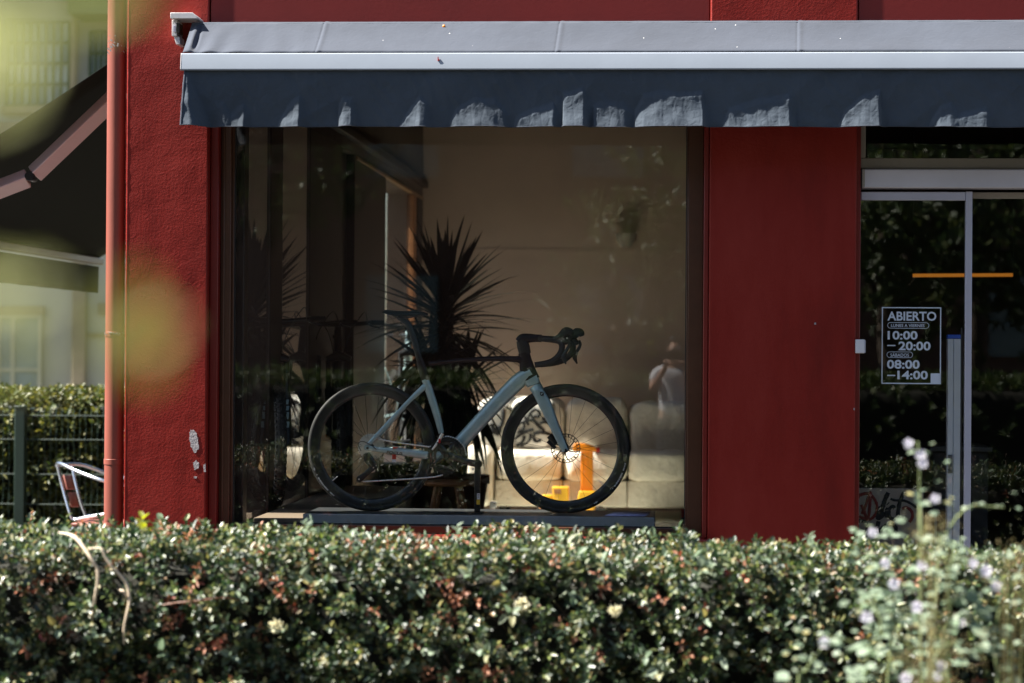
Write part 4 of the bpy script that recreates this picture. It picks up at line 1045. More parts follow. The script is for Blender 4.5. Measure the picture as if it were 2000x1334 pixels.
# stem, bars, hoods, levers
ptube([(1026, 692), (1022, 676), (1018, 664)], [23, 25, 20], 0.018, M['black'], 'spacer_stack')
ptube([(1013, 668), (1020, 662), (1034, 660.5), (1047, 660.5), (1058, 661)], [16, 20, 18, 15, 15], 0.017, M['plum'], 'stem')
hb = bpy.data.objects.new('handlebar', None); COL.objects.link(hb); hb.parent = bike
for s, ox in ((-1, 0), (1, 15)):
    P = smoothpath([b(1056, 661), b(1058 + ox * 0.3, 661, 0.09 * s), b(1066 + ox * 0.8, 662, 0.175 * s), b(1082 + ox, 664, 0.203 * s), b(1096 + ox, 667, 0.207 * s), b(1101 + ox, 676, 0.208 * s), b(1098 + ox * 0.95, 690, 0.212 * s), b(1086 + ox * 0.8, 703, 0.216 * s), b(1070 + ox * 0.5, 709.5, 0.218 * s), b(1049 + ox * 0.2, 712.5, 0.220 * s)], 6)
    W = lerp_list([0.016, 0.0155, 0.0165, 0.0165, 0.0165, 0.0165, 0.0165, 0.0165, 0.0165, 0.0155], len(P))
    MB().tube(P, W, 12).build('taped_bar', M['tape'], hb, angle=60)
    hd = [b(1088 + ox, 664, 0.207 * s), b(1097 + ox, 659, 0.207 * s), b(1104 + ox, 653, 0.207 * s), b(1109 + ox, 649, 0.206 * s), b(1116 + ox, 650, 0.206 * s), b(1119 + ox, 656, 0.205 * s)]
    MB().tube(smoothpath(hd, 5), lerp_list([0.016, 0.019, 0.024, 0.026, 0.023, 0.012], 26), 12, flat=lerp_list([0.016, 0.019, 0.02, 0.02, 0.018, 0.01], 26), upv=(0, 1, 0)).build('brake_hood', M['tape'], hb, angle=60)
    MB().tube(smoothpath([b(1101 + ox, 662, 0.207 * s), b(1107 + ox, 668, 0.207 * s), b(1112 + ox, 668, 0.206 * s)], 4), lerp_list([0.016, 0.017, 0.010], 9), 10, flat=0.013, upv=(0, 1, 0)).build('lever_body', M['black'], hb)
    MB().tube(smoothpath([b(1113 + ox, 664, 0.212 * s), b(1115 + ox, 674, 0.214 * s), b(1109 + ox, 686, 0.218 * s), b(1104 + ox, 696, 0.221 * s), b(1106 + ox, 704, 0.222 * s), b(1109 + ox, 711, 0.222 * s)], 5), lerp_list([0.007, 0.0085, 0.009, 0.014, 0.009, 0.003], 26), 8, flat=0.0055, upv=(0, 1, 0)).build('brake_lever', M['black'], hb, angle=60)
    MB().lathe([(0, -0.002), (0.004, -0.002), (0.004, 0.002), (0, 0.002)], b(1111 + ox, 661, 0.207 * s - 0.021), 'y', 10).build('pivot', M['steel'], hb)
# drivetrain
cB = b(874, 889)
ck = bpy.data.objects.new('crankset', None); COL.objects.link(ck); ck.parent = bike
mb = MB(); mb.gear((cB.x, 0, cB.z), 0.0985, 0.1035, 50, BK - 0.052, BK - 0.048, 0.076); mb.build('chainring', M['black'], ck, smooth=False)
mb = MB(); mb.gear((cB.x, 0, cB.z), 0.071, 0.0745, 34, BK - 0.044, BK - 0.041, 0.057); mb.build('inner_chainring', M['rotor'], ck, smooth=False)
mb = MB()
for a in (55, 125, 215, 305): mb.tube([cB + Vector((0, -0.052, 0)), cB + Vector((math.cos(R(a)) * 0.05, -0.052, math.sin(R(a)) * 0.05)), cB + Vector((math.cos(R(a)) * 0.088, -0.052, math.sin(R(a)) * 0.088))], [0.022, 0.016, 0.010], 8, flat=0.007, upv=(0, 1, 0))
mb.build('spider', M['rim'], ck)
ptube([(872, 888), (890, 893), (915, 901), (936, 906)], [19, 15, 13, 13], 0.009, M['rim'], 'crank_arm', ck, dy=-0.066)
ptube([(872, 888), (854, 882), (830, 874), (812, 869)], [16, 13, 12, 12], 0.009, M['rim'], 'crank_arm', ck, dy=0.066)
MB().lathe([(0, -0.008), (0.017, -0.008), (0.02, 0.0), (0, 0.0)], cB + Vector((0, -0.071, 0)), 'y', 20).build('crank_bolt', M['black'], ck)
cs = bpy.data.objects.new('cassette', None); COL.objects.link(cs); cs.parent = wR; cs.location = -cR + cR
for i in range(9):
    rr_ = 0.074 - i * 0.0053; t_ = int(rr_ * 450)
    o = MB().gear((cR.x - 0.0, 0, cR.z), rr_ - 0.004, rr_, t_, BK - 0.020 - i * 0.0038 - 0.0009, BK - 0.020 - i * 0.0038, 0.018).build('sprocket', M['steel'], wR, smooth=False)
bpy.data.objects.remove(cs)
# chain: a string of plates with gaps
def chain(P, y, m, nm='chain'):
    mb = MB(); P = [Vector((p.x, y, p.z)) for p in P]
    pitch = 0.0127; d = 0.0; i = 0; pts = [P[0]]; acc = 0
    seg = [(P[k + 1] - P[k]).length for k in range(len(P) - 1)]; tot = sum(seg); nlink = int(tot / pitch)

    def pos(s_):
        for k, L in enumerate(seg):
            if s_ <= L: return P[k].lerp(P[k + 1], s_ / L)
            s_ -= L
        return P[-1].copy()
    for k in range(nlink):
        a_, b_ = pos(k * pitch), pos((k + 1) * pitch); o_ = 0.0026 if k % 2 else 0.0014
        m_ = a_.lerp(b_, 0.5); q_ = Vector((0, o_, 0))
        mb.tube([a_ - q_, m_ - q_, b_ - q_], [0.0042, 0.0026, 0.0042], 6, flat=0.0007, upv=(0, 1, 0))
        mb.tube([a_ + q_, m_ + q_, b_ + q_], [0.0042, 0.0026, 0.0042], 6, flat=0.0007, upv=(0, 1, 0))
        mb.tube([a_ - Vector((0, 0.003, 0)), a_ + Vector((0, 0.003, 0))], 0.0028, 6)
    tag(mb.build(nm, m, bike, smooth=False), kind='stuff')


chain([b(722, 853), b(770, 863), b(842, 872.5), b(860, 856), b(876, 851.5), b(894, 857), b(908, 872), b(912, 889)], BK - 0.046, M['steel'])
chain([b(866, 927), b(850, 931), b(800, 935), b(712, 940), b(703, 938)], BK - 0.046, M['steel'])
chain([b(703, 931), b(716, 924), b(733, 920), b(737, 908), b(728, 896)], BK - 0.045, M['steel'])
dl_ = bpy.data.objects.new('rear_derailleur', None); COL.objects.link(dl_); dl_.parent = bike
ptube([(718, 884), (722, 896), (734, 910)], [12, 20, 17], 0.012, M['black'], 'body', dl_, dy=-0.052)
ptube([(735, 908), (718, 924), (703, 936)], [12, 10, 13], 0.004, M['black'], 'cage', dl_, dy=-0.056)
for px, py in ((732, 912), (704, 935)):
    p = b(px, py, -0.046); MB().gear((p.x, 0, p.z), 0.014, 0.0185, 11, BK - 0.048, BK - 0.044).build('jockey_wheel', M['black'], dl_, smooth=False)
    MB().lathe([(0, -0.002), (0.0042, -0.002), (0.0042, 0), (0, 0)], b(px, py, -0.0605), 'y', 10).build('pulley_bolt', M['steel'], dl_)
MB().tube(smoothpath([b(738, 877, -0.068), b(728, 868, -0.085), b(712, 861, -0.08), b(703, 866, -0.07), b(708, 880, -0.06)], 5), 0.0023, 6).build('gear_cable', M['black'], bike)
fd = bpy.data.objects.new('front_derailleur', None); COL.objects.link(fd); fd.parent = bike
ptube([(866, 846), (858, 862), (846, 878)], [7, 6, 4], 0.006, M['steel'], 'cage', fd, dy=-0.052)
ptube([(858, 848), (864, 855), (868, 862)], [12, 11, 8], 0.012, M['black'], 'body', fd, dy=-0.04)
p = b(860.5, 860, -0.06); MB().box((p.x - 0.006, p.y - 0.003, p.z - 0.013), (p.x + 0.006, p.y + 0.003, p.z + 0.011)).build('red_tab', M['redpart'], fd, bevel=0.002)
p = b(774, 874, -0.03); MB().box((p.x - 0.012, BK - 0.075, p.z - 0.002), (p.x + 0.013, BK - 0.045, p.z + 0.004)).build('chain_guard', M['redpart'], bike, bevel=0.001)
p = b(771, 893, -0.03); q0 = bpy.data.objects.new('hang_tag', None); COL.objects.link(q0); q0.parent = bike
MB().box((p.x - 0.011, BK - 0.03, p.z - 0.010), (p.x + 0.011, BK - 0.0285, p.z + 0.022)).build('tag_top', M['redpart'], q0)
MB().box((p.x - 0.011, BK - 0.03, p.z - 0.026), (p.x + 0.011, BK - 0.0285, p.z - 0.0105)).build('tag_foot', M['white_print'], q0)

# display stand that carries the crank
sd = thing('bike_stand', 'black upright display stand with a yellow label under the crank of the road bike', 'stand', (b(936, 1000).x, BK - 0.09, zp))
p0, p1 = b(936, 905, -0.095), b(936, 905, -0.095); p1 = Vector((p0.x, p0.y, zp + 0.004))
MB().box((p0.x - 0.0165, p0.y - 0.012, zp + 0.006), (p0.x + 0.0145, p0.y + 0.012, p0.z + 0.004)).build('upright', M['black'], sd, bevel=0.003)
MB().lathe([(0, -0.02), (0.022, -0.018), (0.024, 0.012), (0, 0.014)], (p0.x, p0.y + 0.004, p0.z), 'y', 18).build('clamp_head', M['black'], sd)
MB().lathe([(0, -0.003), (0.0065, -0.003), (0.0065, 0.001), (0, 0.001)], (p0.x - 0.024, p0.y - 0.012, p0.z - 0.026), 'y', 12).build('clamp_bolt', M['steel'], sd)
MB().box((p0.x - 0.03, p0.y - 0.05, zp + 0.0005), (p0.x + 0.03, p0.y + 0.12, zp + 0.0055)).build('foot_plate', M['black'], sd, bevel=0.002)
za, zb_, zcx = Z(964, BK - 0.1), Z(976, BK - 0.1), Z(986, BK - 0.1)
MB().box((p0.x - 0.002, p0.y - 0.0135, zb_), (p0.x + 0.014, p0.y - 0.0122, za)).build('white_label', M['white_print'], sd)
MB().box((p0.x - 0.004, p0.y - 0.0135, zcx), (p0.x + 0.014, p0.y - 0.0122, zb_ - 0.0005)).build('yellow_label', M['yellow'], sd)
for k in range(3): MB().box((p0.x + 0.001, p0.y - 0.0142, za - 0.008 - k * 0.007), (p0.x + 0.010, p0.y - 0.0136, za - 0.005 - k * 0.007)).build('label_print', M['decal'], sd)

# ---------------------------- deck, mountain bikes
DZ = 0.70
dk = thing('display_deck', 'low brown boarded display deck by the window under the mountain bikes', 'platform', (-1.7, 2.2, FL))
for i in range(9):
    y0 = 0.47 + i * 0.36
    MB().box((SX + 0.03, y0, DZ - 0.03), (X(760, 2.0), y0 + 0.355, DZ)).build('deck_board', M['deck'], dk, bevel=0.003)
MB().box((SX + 0.05, 0.49, FL), (X(760, 2.0) - 0.02, 3.68, DZ - 0.031)).build('deck_body', M['dark_brown'], dk, smooth=False)


def mtb(name, label, loc, rz, forkm, paint, decal=True, group='mountain bikes behind the road bike'):
    r = thing(name, label, 'bicycle', loc, group, rz); L = Vector(loc)
    v = lambda x, y, z: L + Vector((x, y, z))
    RR, tw = 0.36, 0.034
    for nm, yy in (('front_wheel', 0.0), ('rear_wheel', 1.16)):
        wh = bpy.data.objects.new(nm, None); COL.objects.link(wh); wh.parent = r
        c = v(0, yy, RR + 0.004)
        prof = [(RR - tw + tw * math.cos(a), tw * math.sin(a)) for a in [2 * math.pi * i / 14 for i in range(14)]]
        MB().lathe(prof, c, 'x', 60, True).build('tyre', M['tyre'], wh, angle=60)
        mb = MB()
        for i in range(60):
            a = 2 * math.pi * i / 60
            for j, t in enumerate((-0.9, -0.3, 0.3, 0.9)):
                a2 = a + (0.05 if j % 2 else 0); rr = RR - tw + tw * math.cos(t); xx_ = tw * math.sin(t)
                p = c + Vector((xx_, math.cos(a2) * rr, math.sin(a2) * rr)); n_ = Vector((math.sin(t), math.cos(a2) * math.cos(t), math.sin(a2) * math.cos(t)))
                tt = Vector((0, -math.sin(a2), math.cos(a2))); bb = n_.cross(tt)
                vs = [p + tt * sx * 0.009 + bb * sz * 0.006 + n_ * hh for hh in (-0.001, 0.005) for sx, sz in ((-1, -1), (1, -1), (1, 1), (-1, 1))]
                mb.add(vs, [(4, 5, 6, 7), (0, 1, 5, 4), (1, 2, 6, 5), (2, 3, 7, 6), (3, 0, 4, 7)])
        tag(mb.build('tread', M['tyre'], wh, smooth=False), kind='stuff')
        MB().lathe([(RR - 0.06, -0.013), (RR - 0.075, -0.012), (RR - 0.075, 0.012), (RR - 0.06, 0.013)], c, 'x', 60, True).build('rim', M['rim'], wh)
        MB().lathe([(0, -0.06), (0.012, -0.06), (0.024, -0.03), (0.024, 0.03), (0.012, 0.06), (0, 0.06)], c, 'x', 14).build('hub', M['black'], wh)
        mb = MB()
        for i in range(16):
            a = 2 * math.pi * i / 16; mb.tube([c + Vector((0.03 * (1 if i % 2 else -1), math.cos(a + 0.3) * 0.024, math.sin(a + 0.3) * 0.024)), c + Vector((0, math.cos(a) * (RR - 0.07), math.sin(a) * (RR - 0.07)))], 0.0012, 4)
        tag(mb.build('spokes', M['spoke'], wh), kind='stuff')
    fk_ = bpy.data.objects.new('fork', None); COL.objects.link(fk_); fk_.parent = r
    for s in (-1, 1):
        MB().tube([v(0.066 * s, 0.0, RR), v(0.066 * s, 0.09, RR + 0.30)], [0.021, 0.025], 14).build('fork_lower', forkm, fk_)
        MB().tube([v(0.066 * s, 0.085, RR + 0.28), v(0.066 * s, 0.150, RR + 0.49)], 0.0175, 14).build('stanchion', M['black'], fk_)
        if decal:
            mb = MB()
            for k, (h0, h1, wd_) in enumerate(((0.10, 0.135, 0.012), (0.15, 0.19, 0.010), (0.20, 0.225, 0.012), (0.235, 0.262, 0.011))):
                y_ = lambda h: h * 0.3 - 0.0265
                p = [v(0.066 * s - wd_, y_(h0), RR + h0), v(0.066 * s + wd_ * 0.6, y_(h0), RR + h0), v(0.066 * s + wd_, y_(h1), RR + h1), v(0.066 * s - wd_ * 0.4, y_(h1), RR + h1)]
                mb.add(p, [(0, 1, 2, 3)])
            mb.build('fork_decal', M['decal_blue'], fk_, smooth=False, solid=0.001)
    MB().tube([v(-0.08, 0.145, RR + 0.49), v(0, 0.155, RR + 0.52), v(0.08, 0.145, RR + 0.49)], [0.022, 0.034, 0.022], 12).build('fork_crown', M['black'], fk_)
    MB().tube([v(0, 0.155, RR + 0.50), v(0, 0.21, RR + 0.68)], 0.026, 14).build('head_tube', paint, r)
    MB().tube([v(0, 0.17, RR + 0.53), v(0, 0.45, RR + 0.20), v(0, 0.70, RR - 0.03)], [0.032, 0.034, 0.036], 12).build('down_tube', paint, r)
    MB().tube([v(0, 0.205, RR + 0.64), v(0, 0.78, RR + 0.42)], [0.026, 0.020], 12).build('top_tube', paint, r)
    MB().tube([v(0, 0.70, RR - 0.03), v(0, 0.80, RR + 0.46)], 0.02, 12).build('seat_tube', paint, r)
    for s in (-1, 1):
        MB().tube([v(0.03 * s, 0.72, RR - 0.02), v(0.07 * s, 1.16, RR)], 0.012, 8).build('chain_stay', paint, r)
        MB().tube([v(0.02 * s, 0.79, RR + 0.38), v(0.07 * s, 1.16, RR)], 0.010, 8).build('seat_stay', paint, r)
        MB().tube([v(0.215 * s, 0.205, RR + 0.735), v(0.30 * s, 0.225, RR + 0.735)], 0.017, 10).build('grip', M['tape'], r)
        MB().tube(smoothpath([v(0.20 * s, 0.20, RR + 0.73), v(0.21 * s, 0.15, RR + 0.715), v(0.27 * s, 0.14, RR + 0.70)], 4), 0.006, 6).build('brake_lever', M['black'], r)
        MB().tube(smoothpath([v(0.19 * s, 0.19, RR + 0.73), v(0.16 * s, 0.06, RR + 0.80), v(0.07 * s, 0.05, RR + 0.66), v(0.03 * s, 0.14, RR + 0.52)], 6), 0.003, 6).build('brake_hose', M['black'], r)
    MB().tube([v(-0.22, 0.205, RR + 0.735), v(-0.08, 0.175, RR + 0.72), v(0.08, 0.175, RR + 0.72), v(0.22, 0.205, RR + 0.735)], 0.015, 10).build('handlebar', M['black'], r)
    MB().tube([v(0, 0.215, RR + 0.69), v(0, 0.175, RR + 0.72)], 0.024, 10).build('stem', M['black'], r)
    MB().tube([v(0, 0.80, RR + 0.44), v(0, 0.84, RR + 0.62)], 0.0155, 10).build('seatpost', M['black'], r)
    MB().tube([v(0, 0.70, RR + 0.645), v(0, 0.78, RR + 0.65), v(0, 0.92, RR + 0.655), v(0, 0.96, RR + 0.66)], [0.018, 0.028, 0.06, 0.05], 12, flat=[0.012, 0.015, 0.02, 0.014]).build('saddle', M['black'], r)
    MB().tube([v(0.05, 0.70, RR - 0.05), v(0.12, 0.95, DZ * 0 + 0.004)], 0.007, 6).build('kickstand', M['black'], r)
    return r


dpt = lambda py: 0.9 * F / (py - 690) + CAM.y
mtb('mountain_bike', 'black mountain bike with pale blue fork decals nearest the window on the brown deck', (X(541, dpt(996)), dpt(996), DZ), R(14), M['black'], M['plum'])
mtb('mountain_bike', 'dark mountain bike turned aside between the decal forked bike and the road bike wheel', (X(598, dpt(967)), dpt(967), DZ), R(2), M['black'], M['black'], False)
mtb('mountain_bike', 'dark mountain bike seen through the rear wheel of the road bike', (X(672, 3.2), 3.0, DZ), R(11), M['black'], M['black'], False)
mtb('mountain_bike', 'mountain bike with a white fork standing behind the spiky plant', (X(800, 6.6), 6.6, FL + 0.55), R(8), M['forkwhite'], M['pale'], False)
MB_ = thing('bike_block', 'low dark block on the shop floor that lifts the white forked bike', 'block', (X(800, 7.1), 7.1, FL))
MB().box((X(800, 7.1) - 0.35, 6.3, FL), (X(800, 7.1) + 0.2, 8.1, FL + 0.55)).build('block', M['dark_brown'], MB_, bevel=0.01)
MB().box((X(800, 7.1) - 0.33, 6.28, FL + 0.02), (X(800, 7.1) + 0.18, 6.299, FL + 0.5)).build('block_front', M['dark_brown'], MB_, bevel=0.004)

# ---------------------------- yucca
YY = 17.0 - 12.5
yx = X(866, YY)
yc = thing('yucca_plant', 'tall spiky leaved plant in a brown pot behind the road bike', 'plant', (yx, YY, FL))
MB().lathe([(0, 0), (0.20, 0), (0.27, 0.5), (0.285, 0.5), (0.285, 0.56), (0.26, 0.56), (0.25, 0.5), (0, 0.5)], (yx + 0.05, YY, FL), 'z', 32).build('pot', M['pot'], yc, angle=35)
MB().lathe([(0.245, 0.0), (0.12, 0.012), (0, 0.02)], (yx + 0.05, YY, FL + 0.5), 'z', 24).build('soil', M['soil'], yc)
heads = [(X(872, YY), YY, Z(610, YY), 1.0, 140), (X(905, YY), YY + 0.1, Z(765, YY), 0.85, 90), (X(840, YY), YY - 0.05, Z(720, YY), 0.75, 60)]
for hx2, hy2, hz2, _s, _n in heads:
    P = smoothpath([(yx + 0.05 + (hx2 - yx) * 0.2, YY, FL + 0.49), (yx + (hx2 - yx) * 0.6, (YY + hy2) / 2, (FL + 0.5 + hz2) / 2), (hx2, hy2, hz2)], 8)
    MB().tube(P, [0.05 + 0.008 * random.random() for _ in P], 10).build('trunk', M['bark'], yc)
leafmeshes = []
for k, bend in enumerate((0.03, 0.14, 0.30, 0.55)):
    mb = MB(); n = 7; vs = []
    for i in range(n + 1):
        u = i / n; wd = 0.033 * (0.55 + 0.9 * u if u < 0.4 else 1.0 - ((u - 0.4) / 0.6) ** 1.7) * (0.93 if u < 0.4 else 0.91)
        z = -bend * u * u; fold = 0.010 * (1 - u)
        vs += [(u, -wd * 0.5, z + fold), (u, 0, z), (u, wd * 0.5, z + fold)]
    fs = []
    for i in range(n): fs += [(3 * i, 3 * i + 3, 3 * i + 4, 3 * i + 1), (3 * i + 1, 3 * i + 4, 3 * i + 5, 3 * i + 2)]
    o = mb.add(vs, fs).build('leaf', M['yucca'], None); leafmeshes.append(o.data); bpy.data.objects.remove(o)
rnd = random.Random(21)
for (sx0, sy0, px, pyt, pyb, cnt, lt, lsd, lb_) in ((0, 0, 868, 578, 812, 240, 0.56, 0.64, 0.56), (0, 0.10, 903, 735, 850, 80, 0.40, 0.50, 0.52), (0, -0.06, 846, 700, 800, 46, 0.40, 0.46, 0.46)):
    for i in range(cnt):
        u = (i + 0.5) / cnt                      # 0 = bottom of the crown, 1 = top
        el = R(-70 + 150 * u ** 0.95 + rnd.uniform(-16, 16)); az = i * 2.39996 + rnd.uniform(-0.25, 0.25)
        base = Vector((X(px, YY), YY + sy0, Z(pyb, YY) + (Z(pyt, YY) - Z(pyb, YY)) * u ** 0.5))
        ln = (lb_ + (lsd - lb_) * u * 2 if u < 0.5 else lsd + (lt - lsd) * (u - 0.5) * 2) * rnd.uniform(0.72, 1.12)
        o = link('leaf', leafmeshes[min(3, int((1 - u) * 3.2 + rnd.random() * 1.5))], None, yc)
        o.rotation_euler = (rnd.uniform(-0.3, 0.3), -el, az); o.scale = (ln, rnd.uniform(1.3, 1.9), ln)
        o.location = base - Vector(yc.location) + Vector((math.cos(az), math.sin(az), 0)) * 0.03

# wooden stool glimpsed behind the crank
sl_ = thing('wooden_stool', 'small warm wooden stool with splayed legs behind the crank of the bike', 'stool', (X(878, 2.5), 2.5, FL))
sx_, sy_ = X(878, 2.5), 2.5; zs_ = Z(940, 2.5)
MB().lathe([(0, -0.03), (0.15, -0.03), (0.16, -0.015), (0.155, 0), (0, 0)], (sx_, sy_, zs_), 'z', 24).build('seat', M['wood'], sl_)
for a in (40, 130, 220, 310):
    MB().tube([(sx_ + math.cos(R(a)) * 0.09, sy_ + math.sin(R(a)) * 0.09, zs_ - 0.03), (sx_ + math.cos(R(a)) * 0.24, sy_ + math.sin(R(a)) * 0.2, FL)], [0.016, 0.012], 8).build('leg', M['wood'], sl_)

# ---------------------------- sofa, cushions, toys
def cushion_mb(c, s, e=0.42, wob=0.03, seed=0, nu=40, nv=24):
    """soft block: superellipsoid with sag and creases"""
    mb = MB(); c = Vector(c)

    def sg(q, p): return math.copysign(abs(q) ** p, q)

    def fn(u, v):
        th = (u - 0.5) * 2 * math.pi; ph = (v - 0.5) * math.pi * 0.998
        p = Vector((sg(math.cos(ph), e) * sg(math.cos(th), e), sg(math.cos(ph), e) * sg(math.sin(th), e), sg(math.sin(ph), e)))
        k = 1 + wob * noise.noise(p * 2.1 + Vector((seed, 0, 0))) + wob * 0.5 * noise.noise(p * 5 + Vector((0, seed, 0)))
        return (c.x + p.x * s[0] * k, c.y + p.y * s[1] * k, c.z + p.z * s[2] * k)
    return mb.sheet(fn, nu, nv)


SFY = 8.25
so = thing('sofa', 'beige cloth sofa with loose back cushions against the rear wall of the shop', 'sofa', (X(1130, SFY), SFY + 0.4, FL))
ex = [X(q, SFY) for q in (968, 1101, 1227, 1352)]
zb = Z(989, SFY); zs1 = Z(940, SFY); zs2 = Z(884, SFY)
for i in range(3):
    a, c_ = ex[i] + 0.004, ex[i + 1] - 0.004
    MB().box((a, SFY + 0.03, zb), (c_, SFY + 0.75, zs1 + 0.01)).build('base', M['sofa'], so, bevel=0.012)
    m_ = ((a + c_) / 2, SFY + 0.31, (zs1 + zs2) / 2 + 0.012)
    cushion_mb(m_, ((c_ - a) / 2, 0.34, (zs2 - zs1) / 2 + 0.012), 0.33, 0.05, i).build('seat_cushion', M['sofa'], so, angle=180)
    zt_ = Z(776 if i < 2 else 783, SFY + 0.45); zlo = zs2 - 0.03
    cushion_mb((m_[0], SFY + 0.52, (zt_ + zlo) / 2), ((c_ - a) / 2 - 0.003, 0.13, (zt_ - zlo) / 2), 0.38, 0.07, i + 7).build('back_cushion', M['sofa'], so, angle=180)
MB().box((ex[0], SFY + 0.62, zb), (ex[3], SFY + 0.80, Z(800, SFY + 0.7))).build('back_frame', M['sofa'], so, bevel=0.03)
cushion_mb((X(938, SFY), SFY + 0.36, (zb + Z(872, SFY)) / 2), (0.125, 0.40, (Z(868, SFY) - zb) / 2), 0.35, 0.05, 3).build('armrest', M['sofa'], so, angle=180)
cushion_mb((ex[3] + 0.13, SFY + 0.36, (zb + Z(872, SFY)) / 2), (0.125, 0.40, (Z(868, SFY) - zb) / 2), 0.35, 0.05, 4).build('armrest', M['sofa'], so, angle=180)
for x in (ex[0] + 0.06, ex[3] - 0.06):
    for y in (SFY + 0.08, SFY + 0.7): MB().tube([(x, y, FL), (x, y, zb)], 0.025, 10).build('foot', M['black'], so)


def pillow(name, label, px0, px1, py0, py1, Y, strokes, lean=0.0, seed=0):
    t = thing(name, label, 'cushion', (X((px0 + px1) / 2, Y), Y, Z(py1, Y)), 'scribbled cushions on the sofa')
    cx, cz = X((px0 + px1) / 2, Y), (Z(py0, Y) + Z(py1, Y)) / 2; hx3, hz3 = (X(px1, Y) - X(px0, Y)) / 2, (Z(py0, Y) - Z(py1, Y)) / 2
    cushion_mb((cx, Y, cz), (hx3, 0.10, hz3), 0.55, 0.06, seed).build('cover', M['cushion'], t, angle=180)
    for m_, wd, pts in strokes:
        P = []
        for px, py in pts:
            p = at(px, py, Y); u = min(0.94, abs((p.x - cx) / hx3)); v = min(0.94, abs((p.z - cz) / hz3))
            d = (1 - u ** (2 / 0.55)) ** 0.275 * (1 - v ** (2 / 0.55)) ** 0.275
            P.append(Vector((p.x, Y - 0.10 * d * 1.02 - 0.004, p.z)))
        P = smoothpath(P, 4); r_ = wd / 2 * Y_PPM(Y)
        MB().tube(P, [r_ * (0.75 + 0.5 * random.random()) for _ in P], 6, flat=0.004, upv=(0, 1, 0)).build('stroke', M[m_], t)
    return t


Y_PPM = lambda Y: (Y - CAM.y) / F
pillow('cushion', 'white canvas cushion with red and black scribbles at the end of the sofa', 934, 1000, 778, 872, SFY + 0.18,
       [('redink', 5, [(937, 800), (940, 804), (941, 802)]), ('redink', 6, [(951, 803), (949, 796), (955, 791), (963, 793)]), ('ink', 10, [(962, 827), (966, 838), (973, 845), (978, 832)]), ('ink', 9, [(955, 845), (966, 842), (978, 846)]), ('ink', 7, [(972, 850), (978, 838), (984, 820), (986, 800)])], 0, 2)
pillow('cushion', 'large white canvas cushion covered in black graffiti behind the front wheel', 998, 1088, 776, 876, SFY + 0.20,
       [('ink', 5, [(1003, 800), (1010, 790), (1018, 786), (1026, 792)]), ('ink', 5, [(1030, 822), (1038, 806), (1048, 800), (1056, 806), (1052, 814), (1044, 812)]),
        ('ink', 5, [(1022, 826), (1034, 820), (1048, 824), (1060, 836), (1064, 842)]), ('ink', 5, [(1026, 812), (1030, 822), (1034, 830)]), ('ink', 5, [(1036, 804), (1042, 816), (1048, 826), (1058, 838)]),
        ('ink', 5, [(1012, 832), (1020, 824), (1026, 830), (1022, 840), (1012, 844)]), ('ink', 6, [(1006, 858), (1018, 848), (1030, 842), (1044, 838)]), ('ink', 6, [(1046, 844), (1044, 856), (1050, 862), (1058, 858)]),
        ('ink', 6, [(1044, 846), (1058, 844), (1074, 848), (1082, 850)]), ('ink', 6, [(1010, 870), (1022, 862), (1026, 850)]), ('ink', 5, [(1056, 826), (1068, 824), (1078, 830)]), ('ink', 5, [(1018, 870), (1028, 866), (1036, 858), (1038, 846)]), ('ink', 5, [(1062, 800), (1072, 806), (1070, 816), (1060, 818)])], 0, 5)

TY = 8.05
t = thing('toy_crane', 'orange plastic toy crane standing on the shop floor before the sofa', 'toy', (X(1147, TY), TY, FL))
tp = Y_PPM(TY); g = lambda px, py, dy=0.0: at(px, py, TY) + Vector((0, dy, 0))
a, c_ = g(1136, 872), g(1158, 960); MB().box((a.x, TY - 0.05, c_.z), (c_.x, TY + 0.05, a.z)).build('mast', M['orange'], t, bevel=0.008)
mb = MB()
for px in (1141, 1152): mb.box((g(px, 0).x - 0.004, TY - 0.056, c_.z), (g(px, 0).x + 0.004, TY - 0.0501, a.z - 0.02))
mb.build('mast_rib', M['orange'], t)
a, c_ = g(1120, 866), g(1165, 882); MB().prism([(a.x, a.z - 0.02), (g(1128, 0).x, a.z), (g(1152, 0).x, a.z), (c_.x, a.z - 0.03), (c_.x, c_.z), (a.x, c_.z)], TY - 0.06, TY + 0.06).build('jib', M['orange'], t, bevel=0.006)
a, c_ = g(1165, 874), g(1171, 883); MB().box((a.x + 0.001, TY - 0.04, c_.z), (c_.x, TY + 0.04, a.z)).build('jib_tip', M['redpart'], t, bevel=0.004)
a, c_ = g(1130, 958), g(1163, 1000); MB().prism([(a.x, c_.z), (a.x - 0.03, c_.z), (g(1138, 0).x, a.z), (c_.x, a.z), (c_.x, c_.z)], TY - 0.08, TY + 0.08).build('cab', M['toyyellow'], t, bevel=0.008)
a, c_ = g(1118, 1000), g(1186, 1010); MB().box((a.x, TY - 0.10, FL + 0.05), (c_.x, TY + 0.10, a.z)).build('chassis', M['orange'], t, bevel=0.008)
for px in (1126, 1178):
    for dy in (-0.105, 0.105): MB().lathe([(0, -0.02), (0.055, -0.02), (0.06, 0), (0.055, 0.02), (0, 0.02)], (g(px, 0).x, TY + dy, FL + 0.061), 'y', 20).build('wheel', M['black'], t)
t = thing('toy_truck', 'yellow plastic toy truck parked beside the orange toy crane', 'toy', (X(1090, TY), TY - 0.1, FL))
a, c_ = g(1079, 950), g(1111, 990); MB().prism([(a.x, c_.z), (a.x + 0.01, a.z - 0.06), (g(1085, 0).x, a.z), (c_.x, a.z), (c_.x, c_.z)], TY - 0.09, TY + 0.05).build('cab', M['toyyellow'], t, bevel=0.008)
